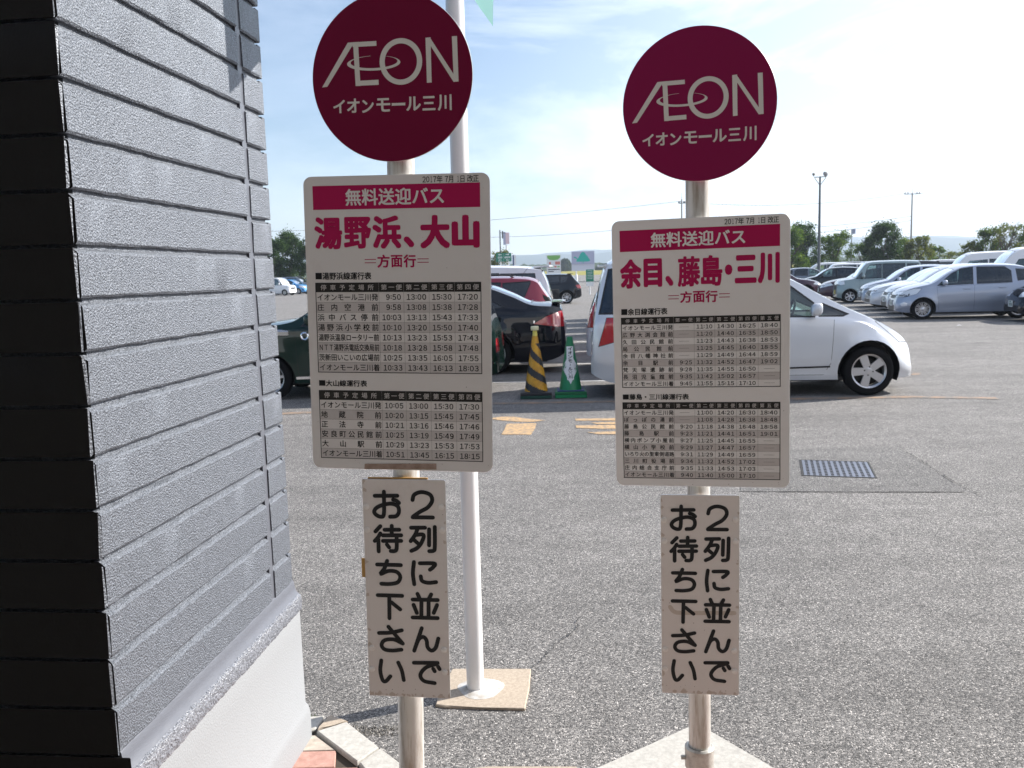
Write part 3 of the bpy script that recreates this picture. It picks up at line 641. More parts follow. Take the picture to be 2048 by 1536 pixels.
def make_sign(label, px_, py_, W, Hh, cx, cy, cz, yaw, lean, corners, nW, nH, nc, nyaw, nlean, spec, disc, pole_r, pole_lean, mats):
    """bus stop sign: pole, disc, timetable board, notice panel"""
    m_panel, m_disc = mats
    T = thing('bus_stop_sign', label, 'bus stop sign', (px_, py_, .02), 0, 'shuttle bus stop signs')
    base = Vector((px_, py_, .02))
    def loc(o, c, yw, ln): o.location = Vector(c) - base; o.rotation_euler = (0, ln, yw)
    # pole
    top = Vector((math.sin(pole_lean) * 2, 0, 2.0)); mb = MB()
    mb.tube((0, 0, spec['zp']), (math.sin(pole_lean) * 1.93, 0, 1.93), pole_r, n=28); build(mb, 'pole', M_STEEL, T, smooth=40)
    lz = spec['zp']
    mb = MB(); mb.tube((0, 0, 0), (math.sin(pole_lean) * lz, 0, lz + .012), pole_r * 1.12, n=28); build(mb, 'lower_pole', M_STEEL2, T, smooth=40)
    mb = MB(); x_ = math.sin(pole_lean) * lz
    mb.lathe([(pole_r * 1.13, -.035), (pole_r * 1.32, -.033), (pole_r * 1.34, .012), (pole_r * 1.2, .016), (pole_r * 1.0, .015)], 28, c=(x_, 0, lz)); mb.tube((x_ - pole_r * 1.7, 0, lz - .012), (x_ - pole_r * 1.2, 0, lz - .012), .005, n=8)
    build(mb, 'collar', M_CHROME if False else M_STEEL2, T, smooth=40)
    mb = MB(); mb.lathe([(0, .05), (.02, .05), (.17, .035), (.185, .02), (.185, 0), (0, 0)], 32); build(mb, 'base', M_HEAD, T, smooth=40)
    # disc
    D = build(plate([(disc[3] * math.cos(2 * math.pi * i / 96), disc[3] * math.sin(2 * math.pi * i / 96)) for i in range(96)], .0022), 'disc', [m_disc, M_EDGE], T)
    loc(D, disc[:3], yaw, disc[4])
    r = disc[3]; tx = Text(); S = lambda x, y: ((x - 706) / 621 * r + disc[5], -(y - 597 + (x - 706) * .043) / 621 * r - disc[6])
    pl = lambda pts, off=0: tx.poly([S(*p) for p in pts], off)
    pl([(160, 677), (373, 350), (415, 347), (414, 362), (201, 672)], 0); pl([(414, 347), (453, 345), (463, 664), (425, 665)], .00004)
    pl([(380, 349), (595, 338), (596, 373), (400, 383)][0:4] if False else [(405, 348), (595, 338), (596, 373), (410, 382)], .00008); pl([(430, 628), (605, 618), (606, 655), (430, 664)], .00008)
    pl([(973, 316), (1012, 312), (1014, 636), (978, 639)], 0); pl([(973, 316), (1006, 313), (1217, 628), (1181, 631)], .00004); pl([(1173, 306), (1212, 304), (1219, 628), (1183, 631)], .00008)
    c = S(781, 486); tx.ring(*c, 164 / 621 * r, 168 / 621 * r, 124 / 621 * r, 130 / 621 * r, off=.0001)
    c = S(570, 498); tx.ring(*c, 207 / 621 * r, 54 / 621 * r, 182 / 621 * r, 44 / 621 * r, 3 / 621 * r, 8 / 621 * r, rot=.0, a0=97, a1=420, off=.00012)
    for ch, a, b, t, u in (('イ', 243, 337, 768, 866), ('オ', 352, 452, 757, 862), ('ン', 470, 563, 765, 860), ('モ', 583, 692, 752, 852), ('ー', 703, 808, 785, 806), ('ル', 815, 928, 738, 842), ('三', 940, 1040, 735, 838), ('川', 1058, 1164, 722, 838)):
        p, q = S(a, (t + u) / 2), S(b, (t + u) / 2); hh = (u - t) / 2 / 621 * r * 1.0; zc = (p[1] + q[1]) / 2
        tx.fit(ch, p[0], q[0], zc - hh, zc + hh, .028 if ch != 'ー' else 0)
    tx.build('lettering', M_LOGO, D)
    # timetable board
    B = build(plate(rounded(W, Hh, .016), .0025), 'timetable_board', [m_panel, M_EDGE], T); loc(B, (cx, cy, cz), yaw, lean)
    Hm = homog(corners, [(-W / 2, Hh / 2), (W / 2, Hh / 2), (W / 2, -Hh / 2), (-W / 2, -Hh / 2)])
    red = Text(); wt = Text(-.0006); bk = Text(); hd = Text(); rw = Text(-.00015); bandt = Text(-.0003)
    bd = [Hm(*p) for p in spec['band']]; x0 = (bd[0][0] + bd[3][0]) / 2; x1 = (bd[1][0] + bd[2][0]) / 2; zt = (bd[0][1] + bd[1][1]) / 2; zb = (bd[2][1] + bd[3][1]) / 2
    bandt.rect(x0, x1, zb, zt)
    def boxes(items, T_, bold, flat=None):
        for ch, a, b, t, u in items:
            p = Hm(a, (t + u) / 2); q = Hm(b, (t + u) / 2); m = Hm((a + b) / 2, t)[1]; n_ = Hm((a + b) / 2, u)[1]
            z = (m + n_) / 2; z = flat if flat is not None else z; T_.fit(ch, p[0], q[0], z - (m - n_) / 2, z + (m - n_) / 2, bold)
    a, b = Hm(*spec['t1'][0])[0], Hm(*spec['t1'][1])[0]; zc = (zt + zb) / 2; hh = (zt - zb) * .68
    wt.spread('無料送迎バス', a, b, zc, (b - a) / 6 * 1.02, hh, .024)
    wt.build('band_lettering', m_panel, B); bandt.build('title_band', M_RED, B)
    for it in spec['big']: boxes([it[:5]], red, it[5])
    boxes(spec['sub'], red, .03)
    for (a, t), (b, u) in spec['eq']:
        p, q = Hm(a, t), Hm(b, u); red.rect(p[0], q[0], (p[1] + q[1]) / 2 - .0007, (p[1] + q[1]) / 2 + .0007)
    # date
    a, b = Hm(*spec['date'][0]), Hm(*spec['date'][1]); zd = (a[1] + b[1]) / 2; w = (b[0] - a[0]) / 11.2; h = w * 1.32
    x = a[0]
    for ch, k in (('2', .72), ('0', .72), ('1', .66), ('7', .72), ('年', 1.18), (' ', .4), ('7', .72), ('月', 1.1), (' ', .5), ('1', .6), ('日', 1.1), (' ', .35), ('改', 1.15), ('正', 1.15)):
        if ch in '0127': bk.fit(FW[ch], x + w * k * (.3 if ch == '1' else .06), x + w * k * (.75 if ch == '1' else .94), zd - h * .42, zd + h * .42, .012)
        elif ch != ' ': bk.em(ch, x + w * k / 2, zd, w * k, h, .01)
        x += w * k
    red.build('crimson_lettering', M_RED, B)
    for hs, p, q in spec['heads']:
        a, b = Hm(*p), Hm(*q); n = len(hs); w = (b[0] - a[0]) / n; zc = (a[1] + b[1]) / 2; h = (a[1] - b[1]) * .97
        bk.rect(a[0], a[0] + w * .92, zc - h * .44, zc + h * .46)
        bk.spread(hs[1:], a[0] + w, b[0], zc, w * 1.05, h, .026)
    for rows, TLp, TRp, BRp, BLp, hb, colx, nm in spec['tabs']:
        hd = Text(); wt2 = Text(-.0006)
        tl, tr, br, bl = Hm(*TLp), Hm(*TRp), Hm(*BRp), Hm(*BLp); x0 = (tl[0] + bl[0]) / 2; x1 = (tr[0] + br[0]) / 2; zt = (tl[1] + tr[1]) / 2; zb = (bl[1] + br[1]) / 2
        f0, f1 = TLp[0], TRp[0]; cxs = [x0 + (x1 - x0) * (c_ - f0) / (f1 - f0) for c_ in colx] + [x1]
        zh = zt + (zb - zt) * hb; hd.rect(x0, x1, zh, zt)
        rh = (zh - zb) / len(rows); hh = rh * .62; lw = .0003
        wt2.spread('停車予定場所', x0 + (cxs[0] - x0) * .08, x0 + (cxs[0] - x0) * .92, (zt + zh) / 2, rh * .6, (zt - zh) * .58, .008)
        for i, (ca, cb) in enumerate(zip(cxs, cxs[1:])): wt2.spread('第' + '一二三四五'[i] + '便', ca + (cb - ca) * .09, cb - (cb - ca) * .07, (zt + zh) / 2, rh * .6, (zt - zh) * .58, .008)
        for i, (name, ts) in enumerate(rows):
            z = zh - rh * (i + .5)
            if i % 2: rw = Text(-.00015); rw.rect(x0, x1, z - rh / 2, z + rh / 2); rw.build('table_row', M_ROW, B)
            bk.spread(name, x0 + rh * .12, cxs[0] - rh * .1, z, rh * .7, rh * .68, .012)
            for (ca, cb), tm in zip(zip(cxs, cxs[1:]), ts):
                if tm: bk.time(tm, cb - (cb - ca) * .1, z, (cb - ca) * .82 / 4.36, rh * .56, .018)
                else: bk.rect(ca + (cb - ca) * .26, ca + (cb - ca) * .75, z - .0002, z + .0002)
            if i: bk.rect(x0, x1, z + rh / 2 - lw / 2, z + rh / 2 + lw / 2, .00003)
        for c_ in cxs[:-1]: bk.rect(c_ - lw / 2, c_ + lw / 2, zb, zh, .00006)
        e = .0007
        for a_, b_, c_, d_ in ((x0 - e, x0 + e, zb - e, zt), (x1 - e, x1 + e, zb - e, zt)): bk.rect(a_, b_, c_, d_, .00009)
        bk.rect(x0, x1, zb - e, zb + e, .00008)
        for c_ in cxs[:-1]: wt2.rect(c_ - lw / 3, c_ + lw / 3, zh, zt)
        hd.build('table_header', M_HEAD, B); wt2.build('header_lettering', M_ROW, B)
    bk.build('black_lettering', M_BLACK, B)
    # notice panel
    N = build(plate(rounded(nW, nH, .003, 2), .0025), 'notice_panel', [M_NOTICE, M_EDGE], T); loc(N, nc, nyaw, nlean)
    Hn = homog([(75, 87), (585, 95), (618, 1437), (122, 1412)], [(-nW / 2, nH / 2), (nW / 2, nH / 2), (nW / 2, -nH / 2), (-nW / 2, -nH / 2)])
    k = Text(-.0004); w = 25 / 510 * nW
    for i, (sm, pts) in enumerate(STROKES): k.stroke([Hn(*p) for p in pts], w, .00003 * (i % 9), sm)
    k.build('lettering', M_BLACK, N)
    for p in ((103, 256), (108, 398), (562, 260), (568, 405), (136, 1122), (138, 1252), (580, 1138), (585, 1275)):
        x, z = Hn(*p); q = MB(); q.lathe([(.0001, -.0032), (.0032, -.003), (.0034, -.0022), (.0055, -.002), (.0062, 0)], 18, axis='y', c=(x, 0, z)); build(q, 'rivet_cap', M_CLEAR, N, smooth=60)
    # clamps behind the plates
    for zc in (cz + Hh * .3, cz - Hh * .3, nc[2] + .12, nc[2] - .12, disc[2] - r * .35):
        q = MB(); xo = math.sin(pole_lean) * zc
        q.box(xo - pole_r - .012, xo + pole_r + .012, -.012 + 0, .012, zc - .012 - .02, zc + .012 - .02); q.box(xo - .004, xo + .004, -.032, -.02, zc - .03, zc - .01)
        build(q, 'clamp', M_EDGE, T)
    return T, B, N, D, Hm, Hn
S_ = True; F0 = False
STROKES = [(S_, [(385, 216), (396, 184), (440, 168), (492, 184), (505, 222), (478, 262), (432, 288), (388, 318)]), (F0, [(386, 322), (510, 324)]),
 (F0, [(376, 386), (462, 386)]), (S_, [(416, 392), (402, 428), (374, 468)]), (S_, [(402, 430), (452, 430), (442, 474), (414, 510), (378, 528)]), (F0, [(396, 462), (416, 480)]), (F0, [(487, 396), (487, 494)]), (S_, [(522, 382), (522, 505), (514, 527), (488, 530)]),
 (S_, [(394, 596), (388, 665), (396, 732)]), (S_, [(430, 604), (520, 606), (512, 628), (492, 644)]), (S_, [(436, 684), (444, 712), (482, 724), (530, 720)]),
 (F0, [(416, 791), (430, 822)]), (F0, [(500, 795), (486, 822)]), (F0, [(386, 826), (540, 830)]), (F0, [(440, 838), (440, 928)]), (F0, [(484, 838), (484, 930)]), (F0, [(392, 858), (412, 908)]), (F0, [(536, 860), (516, 908)]), (F0, [(386, 936), (540, 941)]),
 (F0, [(442, 1002), (396, 1140)]), (S_, [(402, 1122), (424, 1070), (452, 1056), (472, 1078), (478, 1118), (502, 1140), (528, 1122), (544, 1066)]),
 (F0, [(394, 1214), (540, 1216)]), (S_, [(532, 1222), (468, 1244), (434, 1288), (456, 1326), (522, 1340)]), (F0, [(513, 1252), (522, 1267)]), (F0, [(542, 1238), (552, 1254)]),
 (F0, [(154, 190), (292, 190)]), (S_, [(210, 165), (210, 298), (192, 318), (160, 304), (152, 280), (180, 254), (246, 238), (292, 252), (302, 286), (286, 314), (248, 318)]), (S_, [(266, 214), (286, 220), (302, 234)]),
 (F0, [(188, 376), (158, 408)]), (S_, [(188, 420), (174, 444), (154, 466)]), (F0, [(176, 456), (178, 530)]), (F0, [(214, 398), (304, 398)]), (F0, [(258, 374), (258, 430)]), (F0, [(204, 432), (316, 432)]), (F0, [(204, 466), (316, 466)]), (S_, [(288, 442), (288, 512), (276, 528), (252, 528)]), (F0, [(228, 488), (242, 506)]),
 (F0, [(168, 610), (314, 615)]), (S_, [(230, 588), (212, 636), (190, 668), (238, 650), (288, 656), (310, 686), (294, 720), (244, 730), (194, 728)]),
 (F0, [(172, 798), (322, 803)]), (F0, [(243, 806), (244, 940)]), (F0, [(256, 842), (310, 886)]),
 (S_, [(180, 1030), (250, 1028), (320, 1014)]), (F0, [(238, 992), (326, 1096)]), (S_, [(322, 1094), (270, 1070), (216, 1074), (196, 1102), (214, 1130), (262, 1138), (318, 1133)]),
 (S_, [(194, 1198), (188, 1260), (202, 1318), (222, 1326), (250, 1296)]), (S_, [(298, 1212), (320, 1262), (332, 1320)])]
c5 = lambda x, y: (1200 + x / 5.12, 410 + y / 5.12)
c6 = lambda x, y: (1200 + x / 5.12, 700 + y / 5.12)
b2 = lambda x, y: (600 + x / 4.8, 330 + y / 4.8)
b3 = lambda x, y: (600 + x / 4.8, 640 + y / 4.8)
def bb(f, ch, x0, x1, y0, y1, *r): a = f(x0, y0); b = f(x1, y1); return (ch, a[0], b[0], a[1], b[1], *r)
specL = dict(zp=.42, wt=Text(-.0006), band=[b2(130, 208), b2(1730, 165), b2(1733, 397), b2(135, 437)], t1=(b2(445, 320), b2(1395, 300)),
    big=[bb(b2, '湯', 145, 412, 505, 815, .045), bb(b2, '野', 425, 690, 500, 806, .045), bb(b2, '浜', 700, 977, 485, 805, .05), bb(b2, '、', 998, 1102, 680, 790, .06), bb(b2, '大', 1155, 1443, 475, 797, .06), bb(b2, '山', 1458, 1727, 470, 787, .07)],
    sub=[bb(b2, '方', 745, 865, 860, 985), bb(b2, '面', 876, 988, 862, 980), bb(b2, '行', 997, 1117, 855, 980)], eq=[(b2(625, 908), b2(733, 906)), (b2(625, 940), b2(733, 938)), (b2(1130, 897), b2(1238, 895)), (b2(1130, 930), b2(1238, 928))],
    date=(b2(1180, 133), b2(1727, 125)), heads=[('■湯野浜線運行表', b2(152, 1038), b2(687, 1100)), ('■大山線運行表', b3(178, 583), b3(640, 645))],
    tabs=[(ROWS_L1, b2(155, 1132), b2(1737, 1115), b3(1745, 512), b3(172, 503), .105, [b2(v, 0)[0] for v in (770, 1008, 1250, 1490)], 'a'),
          (ROWS_L2, b3(180, 677), b3(1747, 690), b3(1752, 1362), b3(195, 1332), .142, [b3(v, 0)[0] for v in (793, 1026, 1264, 1503)], 'b')])
specR = dict(zp=.478, wt=Text(-.0006), band=[c5(197, 262), c5(1843, 187), c5(1845, 415), c5(203, 478)], t1=(c5(520, 350), c5(1498, 330)),
    big=[bb(c5, '余', 203, 427, 545, 850, .055), bb(c5, '目', 446, 638, 540, 835, .06), bb(c5, '、', 670, 755, 718, 828, .07), bb(c5, '藤', 797, 1030, 520, 835, .035), bb(c5, '島', 1035, 1257, 510, 828, .04), bb(c5, '・', 1280, 1358, 608, 716, .02), bb(c5, '三', 1382, 1606, 512, 802, .055), bb(c5, '川', 1617, 1842, 487, 806, .06)],
    sub=[bb(c5, '方', 823, 943, 880, 1000), bb(c5, '面', 955, 1077, 878, 997), bb(c5, '行', 1083, 1208, 873, 995)], eq=[(c5(702, 927), c5(810, 922)), (c5(702, 961), c5(810, 956)), (c5(1222, 911), c5(1332, 907)), (c5(1222, 945), c5(1332, 941))],
    date=(c5(1274, 168), c5(1842, 150)), heads=[('■余目線運行表', c5(217, 1058), c5(692, 1118)), ('■藤島・三川線運行表', c6(235, 452), c6(913, 510))],
    tabs=[(ROWS_R1, c5(218, 1155), c5(1848, 1117), c6(1846, 377), c6(233, 382), .098, [c5(v, 0)[0] for v in (766, 978, 1190, 1410, 1628)], 'a'),
          (ROWS_R2, c6(237, 537), c6(1846, 533), c6(1842, 1337), c6(250, 1302), .091, [c6(v, 0)[0] for v in (776, 988, 1195, 1412, 1626)], 'b')])
sL = make_sign('left bus stop sign with darker red disc, four-column timetable, nearest the grey pillar', -.2336, 1.735, .3626, .5664, -.2151, 1.70, 1.4610, -.1553, .0208,
    [(608, 356), (980, 343), (985, 945), (624, 939)], .1667, .4493, (-.2213, 1.70, .9345), -.1192, .014, specL, (-.2078, 1.702, 1.9222, .1538, .0208, 0, 0),   .0262, .019, (M_PANEL, M_DISC1))
sR = make_sign('right bus stop sign with five-column timetable, in front of the white pearl car', .391, 1.835, .3513, .5516, .3859, 1.80, 1.3794, -.213, -.0065,
    [(1222, 440), (1581, 427), (1579, 976), (1234, 971)], .1616, .437, (.3846, 1.80, .867), -.1387, 0, specR, (.3844, 1.802, 1.8756, .1495, -.0065, 0, .0145), .0238, -.0018, (M_PANEL2, M_DISC2))
for T_ in (sL, sR):
    pass
# tape residue, stains and packing behind the left notice
B, N, Hm, Hn = sL[1], sL[2], sL[4], sL[5]
t = Text(-.0009); t.poly([Hm(*p) for p in ((728, 930), (872, 928), (872, 940), (727, 941))]); t.build('brown_tape_strip', M_TAPE, B)
q = MB(); a, b = Hn(108, 80), Hn(475, 87); q.box(a[0], b[0], .0028, .006, Hn(100, 100)[1], a[1] + .0006); build(q, 'orange_tape', M_TAPE_O, N); q = MB(); a2 = Hn(80, 575); q.box(a2[0] - .0035, a2[0] + .01, .0028, .006, Hn(80, 690)[1], a2[1]); build(q, 'orange_tape', M_TAPE_O, N)
N2, Hn2 = sR[2], sR[5]
r8 = homog([(108, 52), (540, 55), (537, 1137), (122, 1110)], [(-.1616 / 2, .437 / 2), (.1616 / 2, .437 / 2), (.1616 / 2, -.437 / 2), (-.1616 / 2, -.437 / 2)])
t = Text(-.00015); t.stroke([r8(*p) for p in ((163, 655), (185, 680), (240, 688), (512, 694))], 24 / 432 * .1616); t.build('tape_residue', mat('tape_residue', (.56, .48, .42), .4), N2)
# dirt specks
for (B_, W, Hh, sd) in ((sL[1], .3626, .5664, 5), (sR[1], .3513, .5516, 6), (sL[2], .1667, .4493, 7), (sR[2], .1616, .437, 8)):
    t = Text(-.0011); rd = random.Random(sd)
    for i in range(26):
        e = rd.random() < .6; x = rd.uniform(-W / 2 + .004, W / 2 - .004); z = rd.uniform(-Hh / 2 + .004, Hh / 2 - .004)
        if e: z = -Hh / 2 + rd.uniform(.004, .02)
        r = rd.uniform(.0002, .0008); t.raw([(x + r * math.cos(a) * rd.uniform(.6, 1.4), z + r * math.sin(a)) for a in (0, 1, 2, 3, 4, 5)], [tuple(range(6))], .00001 * i)
    t.build('dirt_specks', mat('rust_dirt', (.12, .075, .05), .9), B_, kind='stuff')
    if W < .2:      # brown weathering creeping in from the edges
        t = Text(-.00012)
        for i in range(34):
            s_ = rd.randrange(4); x, z = ((rd.uniform(-W / 2, W / 2), -Hh / 2 + rd.uniform(0, .006)), (rd.uniform(-W / 2, W / 2), -Hh / 2 + .004), (-W / 2 + rd.uniform(0, .004), rd.uniform(-Hh / 2, Hh / 2)), (W / 2 - rd.uniform(0, .004), rd.uniform(-Hh / 2, Hh / 2)))[s_]
            r = rd.uniform(.0015, .006); P_ = [(max(-W / 2 + .0003, min(W / 2 - .0003, x + r * math.cos(k * .7) * rd.uniform(.4, 1.5))), max(-Hh / 2 + .0003, min(Hh / 2 - .0003, z + r * math.sin(k * .7) * rd.uniform(.4, 1.5)))) for k in range(9)]
            t.raw(P_ + [(x, z)], [(k, (k + 1) % 9, 9) for k in range(9)], .000006 * i)
        t.build('weather_stains', mat('weather_stain', (.56, .48, .43), .6), B_, kind='stuff')

# ------------------------------------------------------------------ flagpole, slab, flag
fp = ground(948, 1383); ftop = at(908, 0, fp.y) ; fdir = Vector((-.0, 0, 1))
FT = thing('flagpole', 'tall white painted pole standing on a beige concrete slab behind the left sign', 'pole', (fp.x, fp.y, .012))
mb = MB(); lean = .008
mb.tube((.006, 0, 0), (.024, 0, 4.6), .0325, .031, n=32); build(mb, 'pole', M_POLE_W, FT, smooth=40)
mb = MB(); mb.lathe([(.034, .008), (.045, .004), (.07, .0015), (.085, -.0008), (.085, -.02)], 40); _r = random.Random(9); mb.v = [(x_ * (1 + .12 * math.sin(3 * math.atan2(y_, x_)) * (math.hypot(x_, y_) > .06)) + .006 + .02 * (math.hypot(x_, y_) > .06), y_, z_) for x_, y_, z_ in mb.v]; build(mb, 'mortar_ring', M_MORTAR, FT, smooth=40)
mb = MB(); mb.prism([tuple((ground(*p) - Vector((fp.x, fp.y, 0)))[:2]) for p in ((905, 1342), (1062, 1342), (1059, 1380), (1050, 1422), (960, 1419), (890, 1417), (871, 1414), (884, 1376))], -.05, -.0015, bev=.003)
build(mb, 'slab', M_CONC_B, FT)
mb = MB(); mb.tube((-.0185, 0, 4.2), (.1, -.55, 4.2), .008, n=10); build(mb, 'flag_arm', M_POLE_W, FT)
FL = MB(); n = 14; vs = []
PF = [(0, Vector((-.1, 2.86, 2.555))), (.55, Vector((-.145, 3.1, 2.66))), (.8, at(945, 0, 3.2)), (1, at(985, 53, 3.3))]; rdm = random.Random(4)
for i in range(n + 1):
    u = i / n; q_ = max(k for k in range(3) if u >= PF[k][0] - 1e-9); b = PF[q_][1].lerp(PF[q_ + 1][1], (u - PF[q_][0]) / (PF[q_ + 1][0] - PF[q_][0])); b = b + Vector((.004 * math.sin(u * 9), 0, 0))
    for j in range(13):
        v = j / 12; w = .012 * math.sin(v * 7) * (1 - .4 * v); vs.append((b.x + w, b.y, b.z + (4.15 - b.z) * v))
FL.add(vs, [(i * 13 + j, (i + 1) * 13 + j, (i + 1) * 13 + j + 1, i * 13 + j + 1) for i in range(n) for j in range(12)])
N_, K_, B_ = nodes(M_FLAG); tr = N_.new('ShaderNodeBsdfTranslucent'); tr.inputs[0].default_value = (.45, .9, .8, 1); ms = N_.new('ShaderNodeMixShader'); ms.inputs[0].default_value = .75
K_(B_.outputs[0], ms.inputs[1]); K_(tr.outputs[0], ms.inputs[2]); K_(ms.outputs[0], N_['Material Output'].inputs[0])
fo = build(FL, 'flag', M_FLAG, smooth=60); fo['label'] = 'mint green banner cloth hanging from the white pole, at the top of the photo'; fo['category'] = 'flag'
# pavement weed / small stones skipped

# ------------------------------------------------------------------ cones
def cone_at(px_, py_): g = ground(px_, py_); return g
g = ground(1073, 795); CY = g.y + .03
ca = thing('traffic_cone', 'yellow and black striped cone with a cream cap, in front of the black saloon', 'traffic cone', (g.x, CY, .004), CA * .4, 'cones at the walkway end')
for i, (h0, h1, m) in enumerate(((0, .038, M_CONE_GD), (.039, .078, M_CONE_K))):
    mb = MB(); mb.box(-.196, .196, -.19, .19, h0, h1, bev=.006); build(mb, 'weight_base', m, ca)
n = 56; mb = MB(); H_ = .7; rf = lambda t: .148 * (1 - t) + .034 * t
rows = 60; vs = []
for j in range(rows + 1):
    t = j / rows
    for i in range(n):
        a = 2 * math.pi * i / n; vs.append((rf(t) * math.cos(a), rf(t) * math.sin(a), .08 + H_ * t))
mb.v = vs
for j in range(rows):
    for i in range(n):
        t = (j + .5) / rows; a = (i + .5) / n
        s = ((t ** .92) * 3.25 + a * 2.0 + .18) % 1.0          # helical stripes
        mb.f.append((j * n + i, j * n + (i + 1) % n, (j + 1) * n + (i + 1) % n, (j + 1) * n + i)); mb.m.append(0 if (s < .55 or t > .86) else 1)
build(mb, 'cone_body', [M_CONE_Y, M_CONE_K], ca, smooth=40)
mb = MB(); mb.lathe([(.034, .78), (.03, .785), (.028, .85), (.03, .86)], 28); mb.tube((0, 0, .80), (.034, 0, .802), .008, n=8); build(mb, 'neck', mat('neck_yellow', (.7, .6, .12), .4), ca, smooth=40)
mb = MB(); mb.lathe([(.0, .85), (.045, .85), (.05, .857), (.05, .895), (.045, .902), (0, .903)], 32); build(mb, 'cap', M_CAP, ca, smooth=40)
g2 = ground(1142, 794)
cb = thing('traffic_cone', 'green cone wearing a white Japanese name sticker, right beside the striped cone', 'traffic cone', (g2.x, CY - .02, .004), CA * .4, 'cones at the walkway end')
for i, (h0, h1, m) in enumerate(((0, .04, M_CONE_G), (.041, .08, M_CONE_GB))):
    mb = MB(); mb.box(-.198, .198, -.19, .19, h0, h1, bev=.006); build(mb, 'weight_base', m, cb)
mb = MB(); mb.box(-.17, .17, -.17, .17, .0801, .094, m=1, bev=.004); mb.lathe([(.145, .094), (.14, .1), (.036, .755), (.03, .76), (.028, .72)], 40); build(mb, 'cone_body', [M_CONE_G, M_NAVYP], cb, smooth=40)
# sticker follows the cone's front
def cone_pt(x, z, off): 
    r = .14 + (.036 - .14) * (z - .1) / .655 + off; x = max(-r * .98, min(r * .98, x)); return (x, -math.sqrt(max(0, r * r - x * x)), z)
def wrap(polyfn, m, name, off, parent):
    mb = MB(); vs = []; rowsz = 26
    for j in range(rowsz + 1):
        z, a, b = polyfn(j / rowsz)
        for i in range(9): vs.append(cone_pt(a + (b - a) * i / 8, z, off))
    mb.add(vs, [(j * 9 + i, j * 9 + i + 1, (j + 1) * 9 + i + 1, (j + 1) * 9 + i) for j in range(rowsz) for i in range(8)]); return build(mb, name, m, parent, smooth=60)
def diamond(t):
    z = .17 + .4 * t; w = .0 + .1 * (t / .5) if t < .5 else .1 * (1 - (t - .5) / .5)
    return z, -w, w
def strip_(t): z = .22 + .42 * t; return z, -.043, .041
wrap(diamond, M_STICK, 'sticker', .001, cb); so = wrap(strip_, M_STICK, 'sticker', .002, cb)
T2 = Text(0); T2.z0 = 0
cz = .61
for ch in 'イオンモ｜ル三川':
    if ch == '｜': T2.rect(-.003, .003, cz - .014, cz + .014)
    else: T2.fit(ch, -.026, .026, cz - .021, cz + .021, .03)
    cz -= .05
T2.mb.v = [cone_pt(x, z, .0035 - y) for x, y, z in T2.mb.v]; T2.build('sticker_lettering', M_BLACK, cb)

# tissue-like scrap far out on the lot
def scrap(px_, py_, s, seed):
    g = ground(px_, py_); r = random.Random(seed); mb = MB()
    pts = [(math.cos(a) * s * r.uniform(.6, 1.2), math.sin(a) * s * r.uniform(.6, 1.2), r.uniform(.005, s * .5)) for a in [k * 1.05 for k in range(6)]]
    mb.add([(0, 0, s * .6)] + pts, [(0, i + 1, (i + 1) % 6 + 1) for i in range(6)]); o = build(mb, 'paper_scrap', M_STICK); o.location = (g.x, g.y, gz(g.y) + .002); return o
o = scrap(1918, 652, .05, 2); o['label'] = 'scrap of white paper on the asphalt in front of the silver compact car'; o['category'] = 'litter'

# ------------------------------------------------------------------ cars
from mathutils.bvhtree import BVHTree
def interp(pts, x):
    if x <= pts[0][0]: return pts[0][1]
    if x >= pts[-1][0]: return pts[-1][1]
    n = len(pts)
    for i in range(n - 1):
        if x <= pts[i + 1][0]: break
    h = pts[i + 1][0] - pts[i][0]; d = (pts[i + 1][1] - pts[i][1]) / h
    def sl(j):
        if j <= 0 or j >= n - 1: return None
        a = (pts[j][1] - pts[j - 1][1]) / (pts[j][0] - pts[j - 1][0]); b = (pts[j + 1][1] - pts[j][1]) / (pts[j + 1][0] - pts[j][0])
        return 0 if a * b <= 0 else 2 * a * b / (a + b)
    m0 = sl(i); m1 = sl(i + 1); m0 = d if m0 is None else m0; m1 = d if m1 is None else m1
    t = (x - pts[i][0]) / h
    return (2 * t ** 3 - 3 * t * t + 1) * pts[i][1] + (t ** 3 - 2 * t * t + t) * h * m0 + (-2 * t ** 3 + 3 * t * t) * pts[i + 1][1] + (t ** 3 - t * t) * h * m1
